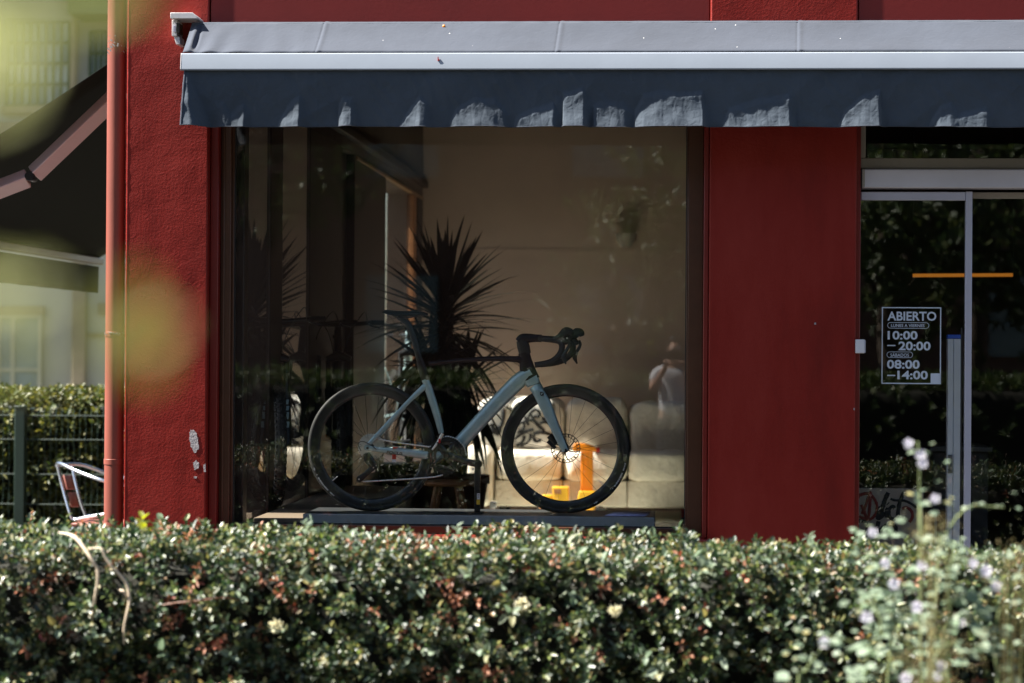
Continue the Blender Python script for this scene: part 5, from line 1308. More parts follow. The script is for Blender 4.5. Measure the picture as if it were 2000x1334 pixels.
a, c_ = g(1083, 954.5), g(1097, 964); MB().box((a.x, TY - 0.094, c_.z), (c_.x, TY - 0.0905, a.z)).build('cab_window', M['wood'], t, bevel=0.003)
a, c_ = g(1055, 966), g(1079, 990); MB().prism([(a.x, c_.z), (a.x, a.z - 0.02), (g(1066, 0).x, a.z), (c_.x - 0.002, a.z), (c_.x - 0.002, c_.z)], TY - 0.09, TY + 0.05).build('hood', M['toyyellow'], t, bevel=0.008)
a, c_ = g(1054, 990), g(1113, 1006); MB().box((a.x, TY - 0.08, FL + 0.05), (c_.x, TY + 0.04, a.z - 0.002)).build('chassis', M['orange'], t, bevel=0.006)
for px in (1064, 1103):
    for dy in (-0.10, 0.06): MB().lathe([(0, -0.018), (0.05, -0.018), (0.055, 0), (0.05, 0.018), (0, 0.018)], (g(px, 0).x, TY + dy, FL + 0.056), 'y', 20).build('wheel', M['black'], t)
t = thing('plastic_figure', 'small white topped plastic toy with a red stem on the floor by the armrest', 'toy', (X(966, 7.0), 7.0, FL))
z9 = Z(985, 7.0); MB().lathe([(0, 0.0), (0.055, 0), (0.05, 0.02), (0.015, 0.04), (0.015, z9 - FL - 0.04), (0, z9 - FL - 0.04)], (X(965, 7.0), 7.0, FL), 'z', 18).build('stem', M['redpart'], t)
MB().box((X(959, 7.0), 6.96, z9 - 0.035), (X(972, 7.0), 7.04, z9 + 0.02)).build('head', M['white_plastic'], t, bevel=0.012)
t = thing('fire_extinguisher', 'dark bottle with a red top at the far edge of the window', 'bottle', (X(1339, 5.0), 5.0, FL))
z9 = Z(990, 5.0)
MB().lathe([(0, 0), (0.055, 0), (0.06, 0.02), (0.06, z9 - FL - 0.14), (0.03, z9 - FL - 0.07), (0.03, z9 - FL - 0.06), (0, z9 - FL - 0.06)], (X(1340, 5.0), 5.0, FL), 'z', 20).build('bottle', M['black'], t)
MB().lathe([(0, z9 - FL - 0.059), (0.026, z9 - FL - 0.059), (0.03, z9 - FL), (0, z9 - FL)], (X(1339, 5.0), 5.0, FL), 'z', 16).build('cap', M['redpart'], t)
t = thing('wall_sconce', 'plaster uplighter on the rear wall of the shop', 'wall lamp', (X(1222, BY), BY, Z(470, BY)))
MB().lathe([(0, -0.03), (0.05, -0.02), (0.085, 0.03), (0.10, 0.09), (0.092, 0.09), (0.07, 0.03), (0, 0.0)], (X(1222, BY), BY - 0.11, Z(476, BY)), 'z', 20).build('bowl', M['sconce'], t)
MB().box((X(1214, BY), BY - 0.06, Z(482, BY)), (X(1231, BY), BY - 0.001, Z(466, BY))).build('wall_plate', M['sconce'], t, bevel=0.005)

# ---------------------------- behind the door
t = thing('tube_lamp', 'thin amber glowing tube lamp hanging behind the glass door', 'lamp', (X(1879, 3.5), 3.5, Z(537, 3.5)))
a, c_ = at(1783, 538, 3.5), at(1978, 537, 3.5)
MB().tube([a, c_], 0.0115, 12).build('tube', M['lamp'], t)
mb = MB()
for p in (a, c_): mb.tube([p + Vector((0, 0, 0.02)), Vector((p.x, p.y, 3.1))], 0.003, 6)
mb.build('hanging_wire', M['black'], t)
t = thing('graffiti_board', 'raw board with black and red brush lettering leaning behind the glass door', 'board', (X(1735, 0.75), 0.75, FL))
GBY = 0.72
MB().box((X(1640, GBY), GBY, FL), (X(1806, GBY), GBY + 0.02, Z(954, GBY, 1735))).build('panel', M['board'], t, bevel=0.002)


def brush(pts, wd, m, name='brush_stroke'):
    P = smoothpath([at(px, py, GBY - 0.002) for px, py in pts], 6); r_ = wd / 2 * Y_PPM(GBY)
    MB().tube(P, [r_ * (0.8 + 0.3 * random.random()) for _ in P], 8, flat=0.0015, upv=(0, 1, 0)).build(name, m, t)


brush([(1674, 974), (1680, 967), (1694, 964), (1706, 972), (1713, 988), (1710, 1004), (1700, 1014), (1688, 1013), (1678, 1008)], 6, M['redink'])
brush([(1684, 1004), (1692, 984), (1700, 961), (1699, 985), (1695, 1016), (1688, 998), (1682, 986)], 6, M['redink'])
brush([(1735, 962), (1729, 975), (1723, 994), (1719, 1010)], 9, M['ink'])
brush([(1726, 996), (1718, 992), (1713, 1002), (1714, 1012), (1722, 1010), (1727, 1000)], 7, M['ink'])
brush([(1734, 992), (1731, 1002), (1731, 1011)], 8, M['ink']); brush([(1733.5, 983), (1735, 984.5)], 8, M['ink'])
brush([(1748, 993), (1743, 989), (1737, 995), (1737, 1008), (1744, 1014), (1752, 1011)], 7, M['ink'])
brush([(1766, 962), (1760, 974), (1755, 992), (1754, 1008), (1758, 1014)], 8, M['ink'])
brush([(1739, 974), (1748, 977), (1766, 978), (1780, 984), (1790, 992)], 5, M['ink'])
brush([(1762, 994), (1770, 991), (1780, 998), (1782, 1010), (1776, 1020)], 6, M['redink'])
brush([(1676, 1018), (1688, 1018), (1694, 1028), (1690, 1042), (1678, 1046)], 7, M['ink']); brush([(1720, 1036), (1728, 1028), (1742, 1024), (1750, 1032), (1746, 1046)], 8, M['ink']); brush([(1716, 1018), (1714, 1032), (1718, 1046)], 8, M['ink'])
t = thing('cardboard_box', 'brown cardboard box on the floor behind the glass door', 'box', (X(1830, 0.9), 1.0, FL))
MB().box((X(1807, 0.85), 0.85, FL), (X(1850, 0.85), 1.15, Z(1002, 0.85, 1830))).build('carton', M['cardboard'], t, bevel=0.004)
MB().box((X(1827, 0.85), 0.8485, FL), (X(1832, 0.85), 1.151, Z(1002, 0.85, 1830) + 0.0015)).build('tape', M['board'], t)
t = thing('shop_counter', 'dark grey counter deep inside behind the glass door', 'counter', (X(1880, 2.6), 2.6, FL))
MB().box((X(1822, 2.5), 2.5, FL), (X(1932, 2.5), 3.1, Z(882, 2.5, 1870))).build('front', M['counter'], t, bevel=0.006)
MB().box((X(1816, 2.5), 2.46, Z(882, 2.5, 1870) + 0.001), (X(1938, 2.5), 3.14, Z(872, 2.5, 1870))).build('worktop', M['plinth_edge'], t, bevel=0.004)

# ================================================================== VEGETATION
def leafy(name, parent, shoots, m, per, ln, wd, spread, rng, up=0.35, kind='stuff'):
    """shoots: (n, 3) base points and (n, 3) directions; a sprig of leaves on each"""
    P, Dr = shoots; n = len(P)
    Dr = unit(Dr); q = rng.normal(size=(n, 3)); S1 = unit(q - Dr * np.sum(q * Dr, 1, keepdims=True)); S2 = np.cross(Dr, S1)
    Ps, Ds, Ns = [], [], []
    for k in range(per):
        u = (k + 0.4) / per; ang = k * 2.4 + rng.uniform(-0.5, 0.5, n)
        side = S1 * np.cos(ang)[:, None] + S2 * np.sin(ang)[:, None]
        Ps.append(P + Dr * (u * spread) + side * 0.002)
        dd = side * (1 - 0.35 * u) + Dr * (0.45 + 0.5 * u) + rng.normal(size=(n, 3)) * 0.18
        Ds.append(dd); nn_ = Dr * 0.9 - side * 0.3 + rng.normal(size=(n, 3)) * 0.32; nn_[:, 2] += up; Ns.append(nn_)
    P = np.concatenate(Ps); D_ = np.concatenate(Ds); N = np.concatenate(Ns); k = len(P)
    V, Fq = leaves(P, D_, N, rng.uniform(0.65, 1.2, k) * ln, rng.uniform(0.75, 1.2, k) * wd)
    return tag(npmesh(name, V, Fq, m, parent), kind=kind)


def hedge(name, label, x0, x1, y0, y1, ztop, n, m, ln, wd, per, spread, seed, dead=0.0, zbot=0.05, twigs=400, slope=0.0, rough=0.035, z_at=None, broad=0):
    rng = np.random.default_rng(seed)
    if z_at is not None: ztop = ztop - slope * (z_at - x0)
    t = thing(name, label, 'hedge', ((x0 + x1) / 2, (y0 + y1) / 2, 0))
    nz = lambda x, y, z, s: noise.noise(Vector((x * s, y * s, z * s)))
    A_f, A_t = (ztop - zbot), (y1 - y0) * 0.9
    P = np.empty((n, 3)); Dv = np.empty((n, 3)); deadp = np.empty(n)
    for i in range(n):
        x = rng.uniform(x0, x1); r = rng.uniform(0, A_f + A_t + 0.25 * A_f)
        zt_ = ztop + slope * (x - x0)
        if r < A_f:
            z = zbot + (zt_ - zbot) * (r / A_f); y = y0; d = (0, -1, 0.45)
            off = nz(x, 0, z, 3.2) * rough * 1.6 + nz(x, 3, z, 9) * rough
            y += off - 0.02 + rng.uniform(0, 0.05)
        elif r < A_f + A_t:
            y = rng.uniform(y0, y1); z = zt_; d = (0, -0.12, 1)
            z += nz(x, y, 0, 2.4) * rough * 0.8 + nz(x, y, 5, 9) * rough * 0.9 - 0.035 + rng.uniform(-0.03, 0.006)
        else:
            y = y1; z = rng.uniform(zbot, zt_); d = (0, 1, 0.45); y += nz(x, 1, z, 3.2) * rough
        # rounded shoulder
        if z > zt_ - 0.10 and y < y0 + 0.08: y += 0.05 * (z - zt_ + 0.10) / 0.10
        P[i] = (x, y, z); Dv[i] = d
        deadp[i] = nz(x * 1.0, z, y, 11) + 0.5 * nz(x, z, 4, 1.8)
    Dv += rng.normal(size=(n, 3)) * 0.42
    if dead:
        k = np.quantile(deadp, 1 - dead); msk = ((deadp > k) & (rng.uniform(size=n) < 0.5)) | (rng.uniform(size=n) < 0.025)
        leafy('dead_leaves', t, (P[msk], Dv[msk]), M['dead'], max(3, per - 4), ln * 0.95, wd * 0.8, spread, rng)
        P, Dv = P[~msk], Dv[~msk]
    leafy('foliage', t, (P, Dv), m, per, ln, wd, spread, rng)
    if broad:
        k = rng.choice(len(P), broad, replace=False); k = k[rng.uniform(size=broad) < 0.25 + 0.75 * (1 - P[k][:, 2] / ztop)]
        leafy('broad_foliage', t, (P[k] + np.array([[0, -0.02, 0]]), Dv[k]), M['mallow'], 5, 0.05, 0.026, 0.10, rng)
    # solid lumpy core, dark to stand for inner shade and stop light
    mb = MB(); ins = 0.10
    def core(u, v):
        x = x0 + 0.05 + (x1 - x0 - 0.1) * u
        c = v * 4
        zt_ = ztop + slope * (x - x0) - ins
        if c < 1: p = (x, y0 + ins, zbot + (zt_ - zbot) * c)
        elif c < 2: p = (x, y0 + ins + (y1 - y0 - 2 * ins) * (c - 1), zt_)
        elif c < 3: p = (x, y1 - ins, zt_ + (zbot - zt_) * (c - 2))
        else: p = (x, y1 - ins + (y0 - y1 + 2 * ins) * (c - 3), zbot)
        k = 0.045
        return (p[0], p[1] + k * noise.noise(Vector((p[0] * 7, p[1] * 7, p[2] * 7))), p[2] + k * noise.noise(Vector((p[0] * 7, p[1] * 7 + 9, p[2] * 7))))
    mb.sheet(core, int((x1 - x0) / 0.08), 32); tag(mb.build('dark_core', M['core'], t, angle=180), kind='stuff')
    mb = MB()
    for i in range(twigs):
        x = rng.uniform(x0, x1); z = rng.uniform(zbot, ztop - 0.05); y = y0 + 0.10
        e = Vector((rng.normal() * 0.06, -0.10 - rng.uniform(0, 0.03), rng.uniform(-0.02, 0.12)))
        p = Vector((x, y, z)); mb.tube([p, p + e * 0.5 + Vector((rng.normal() * 0.01,) * 3), p + e], [0.0024, 0.0018, 0.001], 4)
    if twigs: tag(mb.build('twigs', M['twig'], t), kind='stuff')
    for k in range(int((x1 - x0) / 0.9)):
        x = x0 + 0.45 + k * 0.9; MB().tube(smoothpath([(x, (y0 + y1) / 2, 0), (x + 0.03, (y0 + y1) / 2, 0.25), (x - 0.02, (y0 + y1) / 2 + 0.03, zbot + 0.3)], 4), 0.018, 8).build('stem', M['twig'], t)
    return t


HY = -3.9
hz0 = Z(1082, HY, 1000)
hedge('clipped_hedge', 'long clipped green hedge with small glossy leaves across the front', -6.2, 4.6, HY, HY + 0.85, hz0 - 0.012, 17500, M['hedge'], 0.029, 0.0145, 11, 0.075, 5, dead=0.12, twigs=1300, slope=-0.016, z_at=-1.5, rough=0.075, broad=880)
hedge('clipped_hedge', 'dark hedge behind the mesh fence across the terrace', -9.5, -2.9, FY + 0.5, FY + 1.5, Z(782, FY + 0.7, 100), 5200, M['farhedge'], 0.06, 0.034, 8, 0.14, 6, twigs=0)

# young leafy shoots standing up out of the hedge
def shoot(name, label, px, py0, py1, Y, m, nleaf, ln, wd, group, seed, lean=0.0, stemr=0.002):
    rng = np.random.default_rng(seed); p0, p1 = at(px, py0, Y), at(px + lean, py1, Y)
    t = thing(name, label, 'plant', tuple(p0), group)
    P = smoothpath([p0, p0.lerp(p1, 0.5) + Vector((0.012, -0.01, 0)), p1], 6); MB().tube(P, lerp_list([stemr * 1.3, stemr * 0.6], len(P)), 6).build('stem', M['stem'], t)
    for i in range(nleaf):
        u = 0.35 + 0.65 * (i + 0.5) / nleaf; k = P[min(len(P) - 1, int(u * len(P)))]; a = i * 2.4 + rng.uniform(-0.4, 0.4)
        d = np.array([[math.cos(a), math.sin(a) * 0.8, 0.45 + 0.6 * u]]); V, Fq = leaves(np.array([k]), d, np.array([[0.1, -0.3, 1.0]]), [ln * rng.uniform(0.7, 1.15)], [wd * rng.uniform(0.8, 1.1)], 0.15, 0.2)
        npmesh('leaf', V, Fq, m, t)
    return t


for i, (px, y0, y1, lb) in enumerate(((272, 1060, 1012, 'bright green young shoot rising from the hedge before the downpipe pillar'), (885, 1075, 1030, 'upright green sprig on the hedge top below the plinth'),
                                       (1085, 1090, 1044, 'pale green sprig on the hedge top below the front wheel'), (590, 1060, 1020, 'small green sprig on the hedge top beside the pillar foot'), (1575, 1085, 1048, 'leafy sprig on the hedge top before the right pillar'))):
    shoot('hedge_shoot', lb, px, y0, y1, HY + (0.05 if i else 0.0), M['sapling'] if i == 0 else M['mallow'], 7 if i == 0 else 6, 0.05 if i == 0 else 0.03, 0.026 if i == 0 else 0.015, 'young shoots on the hedge', 40 + i, 6)

# dry pale grass stems fallen over the hedge
def tubepx(pts, r, Y, m, name, parent):
    P = smoothpath([at(px, py, Y) + Vector((0, dy, 0)) for px, py, dy in pts], 6); return MB().tube(P, lerp_list(r, len(P)), 6).build(name, m, parent)


t = thing('dry_grass_stems', 'bent pale dry grass stems lying over the front of the hedge', 'grass stem', tuple(at(195, 1100, HY - 0.06)))
tubepx([(110, 1042, 0.04), (140, 1046, 0), (158, 1058, -0.02), (182, 1085, -0.05), (197, 1108, -0.05)], [0.003, 0.0075, 0.006, 0.0055], HY - 0.05, M['straw'], 'stem', t)
tubepx([(197, 1108, -0.05), (197, 1135, -0.05), (190, 1170, -0.04), (184, 1208, -0.03)], [0.006, 0.005, 0.0045], HY - 0.05, M['straw'], 'stem', t)
tubepx([(178, 1070, -0.04), (205, 1069, -0.06), (213, 1085, -0.06), (228, 1106, -0.06), (252, 1135, -0.05), (259, 1168, -0.05), (254, 1195, -0.05), (247, 1225, -0.04), (246, 1256, -0.03)], [0.003, 0.004, 0.004, 0.0045, 0.0055, 0.0055, 0.0045, 0.004, 0.003], HY - 0.05, M['straw'], 'stem', t)
tubepx([(240, 1150, -0.05), (249, 1152, -0.06), (255, 1165, -0.05)], [0.003, 0.0045, 0.003], HY - 0.05, M['straw'], 'stem', t)
t = thing('broken_twig', 'reddish broken twig caught across the hedge beside the dry stems', 'twig', tuple(at(370, 1175, HY - 0.05)))
tubepx([(285, 1195, 0), (330, 1178, -0.04), (395, 1170, -0.05), (440, 1165, -0.04), (472, 1172, -0.02)], [0.002, 0.0032, 0.0036, 0.003, 0.0015], HY - 0.04, M['dead'], 'twig', t)
tubepx([(392, 1170, -0.05), (386, 1192, -0.05), (380, 1215, -0.04)], [0.0022, 0.0028, 0.001], HY - 0.04, M['dead'], 'side_twig', t)


def flowerhead(px, py, Y, lb, r=0.022, m='cream', seed=0):
    rng = np.random.default_rng(seed); c = np.array(at(px, py, Y)); t = thing('flower_head', lb, 'flower', tuple(c), 'cream flower heads on the hedge')
    n = 70; d = unit(rng.normal(size=(n, 3))); d[:, 1] = -abs(d[:, 1]); d[:, 2] *= 0.8
    V, Fq = leaves(c + d * r * rng.uniform(0.2, 1, (n, 1)), d + rng.normal(size=(n, 3)) * 0.4, d + rng.normal(size=(n, 3)) * 0.5, rng.uniform(0.008, 0.016, n), rng.uniform(0.006, 0.010, n))
    npmesh('petal_cluster', V, Fq, M[m], t)
    MB().tube([c, c + np.array([0.01, 0.09, -0.06])], 0.0016, 5).build('stalk', M['stem'], t)


for i, (px, py, lb, r) in enumerate(((541, 1222, 'flat cream flower head on the hedge below the broken twig', 0.026), (640, 1290, 'cream flower head low on the hedge, near its foot', 0.024), (1020, 1180, 'ragged cream flower head midway up the hedge below the bike', 0.025),
                                     (1200, 1192, 'upright pale yellow flower head midway up the hedge', 0.024), (985, 1282, 'yellowish withered flower head low on the hedge', 0.026), (100, 1318, 'pale flower head at the bottom corner of the hedge', 0.02))):
    flowerhead(px, py, HY - 0.07, lb, r, 'cream', 60 + i)


def mallow(name, label, pts, Y, leafn, flw, seed, ln=0.045, r=0.0035):
    """weed with a tall stem, lobed leaves and mauve flowers; pts: stem path in photo pixels"""
    rng = np.random.default_rng(seed); base = at(pts[0][0], pts[0][1], Y); t = thing(name, label, 'plant', (base.x, Y, 0.0), 'flowering mallow weeds')
    foot = Vector((base.x + rng.uniform(-0.08, 0.08), Y, 0.01))
    P = smoothpath([foot] + [at(px, py, Y) + Vector((0, rng.uniform(-0.03, 0.03), 0)) for px, py in pts], 7)
    MB().tube(P, lerp_list([r * 1.3, r * 0.6], len(P)), 6).build('stem', M['stem'], t)
    Pn, Dn, Nn, Ls = [], [], [], []
    vis = [p for p in P if p.z > 0.35]
    for i in range(int(leafn * 0.48)):
        k = Vector(vis[int(rng.uniform(0, len(vis) - 0.01))]); a = rng.uniform(0, 6.28)
        st_ = Vector((math.cos(a), math.sin(a) * 0.6, rng.uniform(-0.1, 0.5))) * rng.uniform(0.015, 0.085); e = k + st_
        L = ln * rng.uniform(0.45, 1.1) * (0.6 if k.z > vis[-1].z - 0.12 else 1)
        nrm = np.array([rng.normal() * 0.4 - 0.25, -0.45 + rng.normal() * 0.4, 0.8])
        for q in (-0.75, 0, 0.75):     # three lobes
            d = Vector((math.cos(a + q), math.sin(a + q) * 0.6, rng.uniform(-0.15, 0.35)))
            Pn.append(e); Dn.append(d); Nn.append(nrm); Ls.append(L * (1 if q == 0 else 0.85))
        
    V, Fq = leaves(np.array(Pn), np.array(Dn), np.array(Nn), np.array(Ls), np.array(Ls) * 0.72, 0.1, 0.12)
    tag(npmesh('foliage', V, Fq, M['mallow'], t), kind='stuff')
    for px, py in flw:
        c = at(px, py, Y - 0.03); k = min(vis, key=lambda p: (p - c).length)
        MB().tube([k, k.lerp(c, 0.6) + Vector((0, 0, 0.008)), c], 0.0013, 5).build('flower_stalk', M['stem'], t)
        n = 5; ang = np.arange(n) * 2 * math.pi / n + rng.uniform(0, 1); tilt = rng.uniform(-0.4, 0.4)
        dd = np.stack([np.cos(ang), np.full(n, -0.55 + tilt * 0.3), np.sin(ang)], 1); sz = rng.uniform(0.016, 0.023)
        V, Fq = leaves(np.repeat(np.array([c]), n, 0), dd, np.tile(np.array([[0.1, -1.0, 0.35]]), (n, 1)), np.full(n, sz), np.full(n, sz * 0.85), 0.1, 0.1)
        npmesh('flower', V, Fq, M['mauve'], t)
    return t


MY = -5.5
mallow('mallow_weed', 'tall blurred mallow stem with mauve flowers before the glass door', [(1800, 1150), (1796, 1040), (1798, 960), (1795, 900), (1792, 862)], MY, 34, [(1774, 866), (1798, 888), (1801, 905)], 1, 0.036)
mallow('mallow_weed', 'leafy mallow branch reaching across the silver door stile', [(1830, 1120), (1852, 1040), (1890, 990), (1935, 990), (1962, 992)], MY + 0.1, 34, [(1826, 974)], 2, 0.042)
mallow('mallow_weed', 'bushy mallow weed with mauve flowers on the hedge below the tall stem', [(1740, 1250), (1735, 1160), (1722, 1090), (1706, 1035)], MY + 0.3, 90, [(1704, 1040), (1728, 1100), (1745, 1140)], 3, 0.05)
mallow('mallow_weed', 'broad leaved mallow weed in front of the hedge between the flowers and the frame edge', [(1850, 1300), (1858, 1200), (1850, 1130), (1870, 1060)], MY - 0.1, 110, [(1800, 1105), (1900, 1100), (1925, 1115)], 4, 0.052)
mallow('mallow_weed', 'mallow weed at the frame edge with scattered pale flowers', [(1950, 1330), (1945, 1230), (1960, 1140), (1930, 1080)], MY, 100, [(1945, 1145), (1875, 1215)], 5, 0.05)
mallow('mallow_weed', 'low mallow weed before the brown leaves of the hedge', [(1690, 1334), (1700, 1270), (1720, 1220), (1700, 1170)], MY - 0.2, 90, [(1692, 1205), (1790, 1185)], 6, 0.05)
mallow('mallow_weed', 'low pale mallow weed at the bottom of the hedge', [(1560, 1360), (1575, 1310), (1600, 1270), (1620, 1240)], MY - 0.1, 60, [(1610, 1255), (1830, 1320)], 7, 0.048)
mallow('mallow_weed', 'mallow weed spilling over the hedge foot near the dry grass tuft', [(1800, 1380), (1812, 1310), (1850, 1260), (1900, 1280)], MY - 0.3, 90, [(1838, 1300), (1768, 1325)], 8, 0.05)


def grasstuft(name, label, px, py, Y, n, hgt, spreadx, seed, m='drygrass'):
    rng = np.random.default_rng(seed); c = at(px, py, Y); t = thing(name, label, 'grass tuft', (c.x, Y, 0.0), 'grass tufts before the hedge')
    mb = MB()
    for i in range(n):
        x = c.x + rng.normal() * spreadx * 0.35; zt_ = c.z + rng.uniform(-0.12, 0.02); lean = rng.normal() * spreadx
        P = smoothpath([(x, Y + rng.normal() * 0.04, 0.0), (x + lean * 0.3, Y, zt_ * 0.55), (x + lean, Y - rng.uniform(0, 0.05), zt_)], 4)
        mb.tube(P, lerp_list([0.0022, 0.002, 0.0007], len(P)), 4, flat=0.0005, upv=(0, 1, 0))
    tag(mb.build('blades', M[m], t), kind='stuff')
    n2 = 110 + n * 3; P = np.stack([c.x + rng.normal(size=n2) * spreadx * 0.9, np.full(n2, Y - 0.02) + rng.normal(size=n2) * 0.03, c.z + rng.uniform(-0.10, 0.03, n2)], 1)
    V, Fq = leaves(P, rng.normal(size=(n2, 3)) + np.array([[0, 0, 1.2]]), rng.normal(size=(n2, 3)), rng.uniform(0.008, 0.018, n2), rng.uniform(0.0016, 0.003, n2))
    tag(npmesh('seed_heads', V, Fq, M[m], t), kind='stuff')


grasstuft('grass_tuft', 'blurred straw coloured grass tuft before the mallow weeds', 1830, 1225, -6.6, 9, 0.5, 0.07, 31)
grasstuft('grass_tuft', 'thin dry grass rising in front of the barrier post and box', 1808, 1030, -6.2, 7, 0.7, 0.03, 32)
grasstuft('grass_tuft', 'yellow green grass tuft at the foot of the hedge', 1790, 1290, -5.6, 14, 0.5, 0.08, 33)
grasstuft('grass_tuft', 'dry grey grass stalks at the far edge of the hedge', 1975, 1080, -6.0, 8, 0.5, 0.04, 34)

# ---------------------------- sapling close to the camera: its out of focus leaves hang into the view
sp = thing('sapling', 'yellow green leafy sapling close to the viewer, far out of focus', 'small tree', (-0.62, -11.45, 0.0))
SPY = -11.62
MB().tube(smoothpath([(-0.62, -11.45, 0), (-0.60, -11.44, 0.8), (-0.58, -11.42, 1.5), (-0.50, -11.40, 1.95)], 6), lerp_list([0.014, 0.006], 19), 8).build('trunk', M['twig'], sp)
nodesp = []
for pts in ([(-0.585, -11.42, 1.45), at(-250, 330, SPY), at(-60, 230, SPY), at(40, 60, SPY)], [(-0.56, -11.41, 1.7), at(-150, -60, SPY), at(60, -40, SPY), at(190, -20, SPY)], [(-0.585, -11.42, 1.35), at(-260, 640, SPY), at(-90, 590, SPY), at(20, 560, SPY)], [(-0.59, -11.42, 1.25), at(-200, 800, SPY), at(60, 740, SPY), at(240, 640, SPY)]):
    MB().tube(smoothpath(pts, 6), lerp_list([0.0022, 0.0009], 19), 6).build('twig', M['twig'], sp)
rnd = random.Random(9)
for px, py, L, a in ((20, 50, 0.040, 40), (85, 20, 0.036, -20), (40, 120, 0.034, 60), (-40, 150, 0.045, 90), (0, 200, 0.030, 30), (200, -10, 0.032, 10), (240, -30, 0.032, -40), (-40, 40, 0.05, 0),
                     (60, 560, 0.030, 10), (10, 620, 0.034, 60), (110, 650, 0.024, 120), (-30, 560, 0.04, 30), (250, 600, 0.034, 75), (275, 690, 0.034, 110), (225, 660, 0.026, 60), (300, 640, 0.024, 20), (20, 700, 0.03, 20)):
    L *= 0.56 if py > 400 else 0.80
    c = at(px, py, SPY + rnd.uniform(-0.04, 0.04)); d = np.array([[math.cos(R(a)), rnd.uniform(-0.3, 0.3), math.sin(R(a))]])
    V, Fq = leaves(np.array([c]) - d * L * 0.5, d, np.array([[-0.25, -0.85, 0.4]]), [L], [L * 0.62], 0.08, 0.1)
    npmesh('leaf', V, Fq, M['sapling'], sp)

# ---------------------------- what the glass mirrors: planting and trees behind the viewer, the viewer
hedge('tall_hedge', 'dark tall hedge behind the viewer, seen mirrored in the shop glass', -11, 11, -18.2, -17.0, 1.25, 4200, M['tree'], 0.075, 0.045, 8, 0.16, 77, twigs=0, rough=0.12)


def tree(label, x, y, h, cr, seed, n=900, m='tree'):
    rng = np.random.default_rng(seed); t = thing('broadleaf_tree', label, 'tree', (x, y, 0), 'trees behind the viewer')
    P = smoothpath([(x, y, 0), (x + rng.normal() * 0.1, y, h * 0.3), (x + rng.normal() * 0.2, y, h * 0.62)], 6); MB().tube(P, lerp_list([0.16, 0.08], len(P)), 10).build('trunk', M['bark'], t)
    cen = [np.array([x, y, h * 0.6])]
    for i in range(9):
        a = rng.uniform(0, 6.28); e = np.array([x + math.cos(a) * cr * 0.6, y + math.sin(a) * cr * 0.5, h * rng.uniform(0.32, 0.92)]); cen.append(e)
        MB().tube([(x, y, h * 0.3), ((x + e[0]) / 2, (y + e[1]) / 2, h * 0.45), tuple(e)], [0.06, 0.04, 0.015], 6).build('limb', M['bark'], t)
    cen = np.array(cen); idx = rng.integers(0, len(cen), n); d = unit(rng.normal(size=(n, 3))); rr = cr * 0.55 * rng.uniform(0.35, 1.0, n)[:, None]
    leafy('crown', t, (cen[idx] + d * rr * np.array([[1, 0.9, 0.8]]), d + np.array([[0, 0, 0.4]])), M[m], 9, 0.13, 0.075, 0.30, rng)
    return t


for lb, x, y, h, cr, sd in (('spreading leafy tree', -6.6, -20.5, 7.5, 2.3, 300), ('slim small tree', -0.7, -20.8, 4.4, 1.2, 302), ('leafy tree', 2.9, -19.8, 6.8, 2.2, 303), ('tall leafy tree', 6.0, -21.0, 8.0, 2.6, 304), ('big leafy tree at one end', -9.5, -21.5, 8.5, 2.6, 305),
                            ('big leafy tree at the other end', 9.5, -21.5, 8.5, 2.6, 306), ('tallest rear tree', 4.5, -24.5, 10.5, 3.2, 308), ('rear spreading tree', -7.6, -24.5, 10.5, 2.8, 309)):
    tree(lb + ' behind the viewer mirrored in the shop glass', x, y, h, cr, sd, 260 if h < 5 else 900)

am_ = thing('reflection_backdrop', 'added brown block beyond the trees, shutting out sky and tinting the shop glass', 'building', (0, -34, 0))
MB().box((-40, -44, 0), (40, -34, 15)).build('wall', M['blockwall'], am_, smooth=False)  # added mass that keeps sky out of the glass and lends it a brown veil
for i in range(20):
    for j in range(4):
        x = -38 + i * 4; z = 1.6 + j * 3.4
        MB().box((x, -33.99, z), (x + 1.4, -33.9, z + 1.5)).build('window', M['houseglass'], am_, smooth=False)
MB().box((-40.3, -44.3, 15.001), (40.3, -33.4, 15.4)).build('roof', M['wall_dark'], am_, smooth=False)

# photographer, mirrored beside the window frame
PXX, PYY = 0.0, -12.86
ph = thing('person', 'person in a white T-shirt holding a camera up to the face with both hands', 'person', (PXX, PYY, 0.05))


def skinned(name, verts, edges, radii, m, parent, sub=2):
    me = bpy.data.meshes.new(name); L = root_of(parent)
    me.from_pydata([Vector(v) - L for v in verts], edges, []); o = link(name, me, m, parent)
    sk = o.modifiers.new('skin', 'SKIN'); sk.use_smooth_shade = True
    for i, r_ in enumerate(radii):
        d = me.skin_vertices[0].data[i]; d.radius = (r_, r_) if isinstance(r_, (int, float)) else r_; d.use_root = (i == 0)
    s_ = o.modifiers.new('sub', 'SUBSURF'); s_.levels = sub; s_.render_levels = sub
    return o


def pv(x, y, z): return (PXX + x, PYY + y, z)


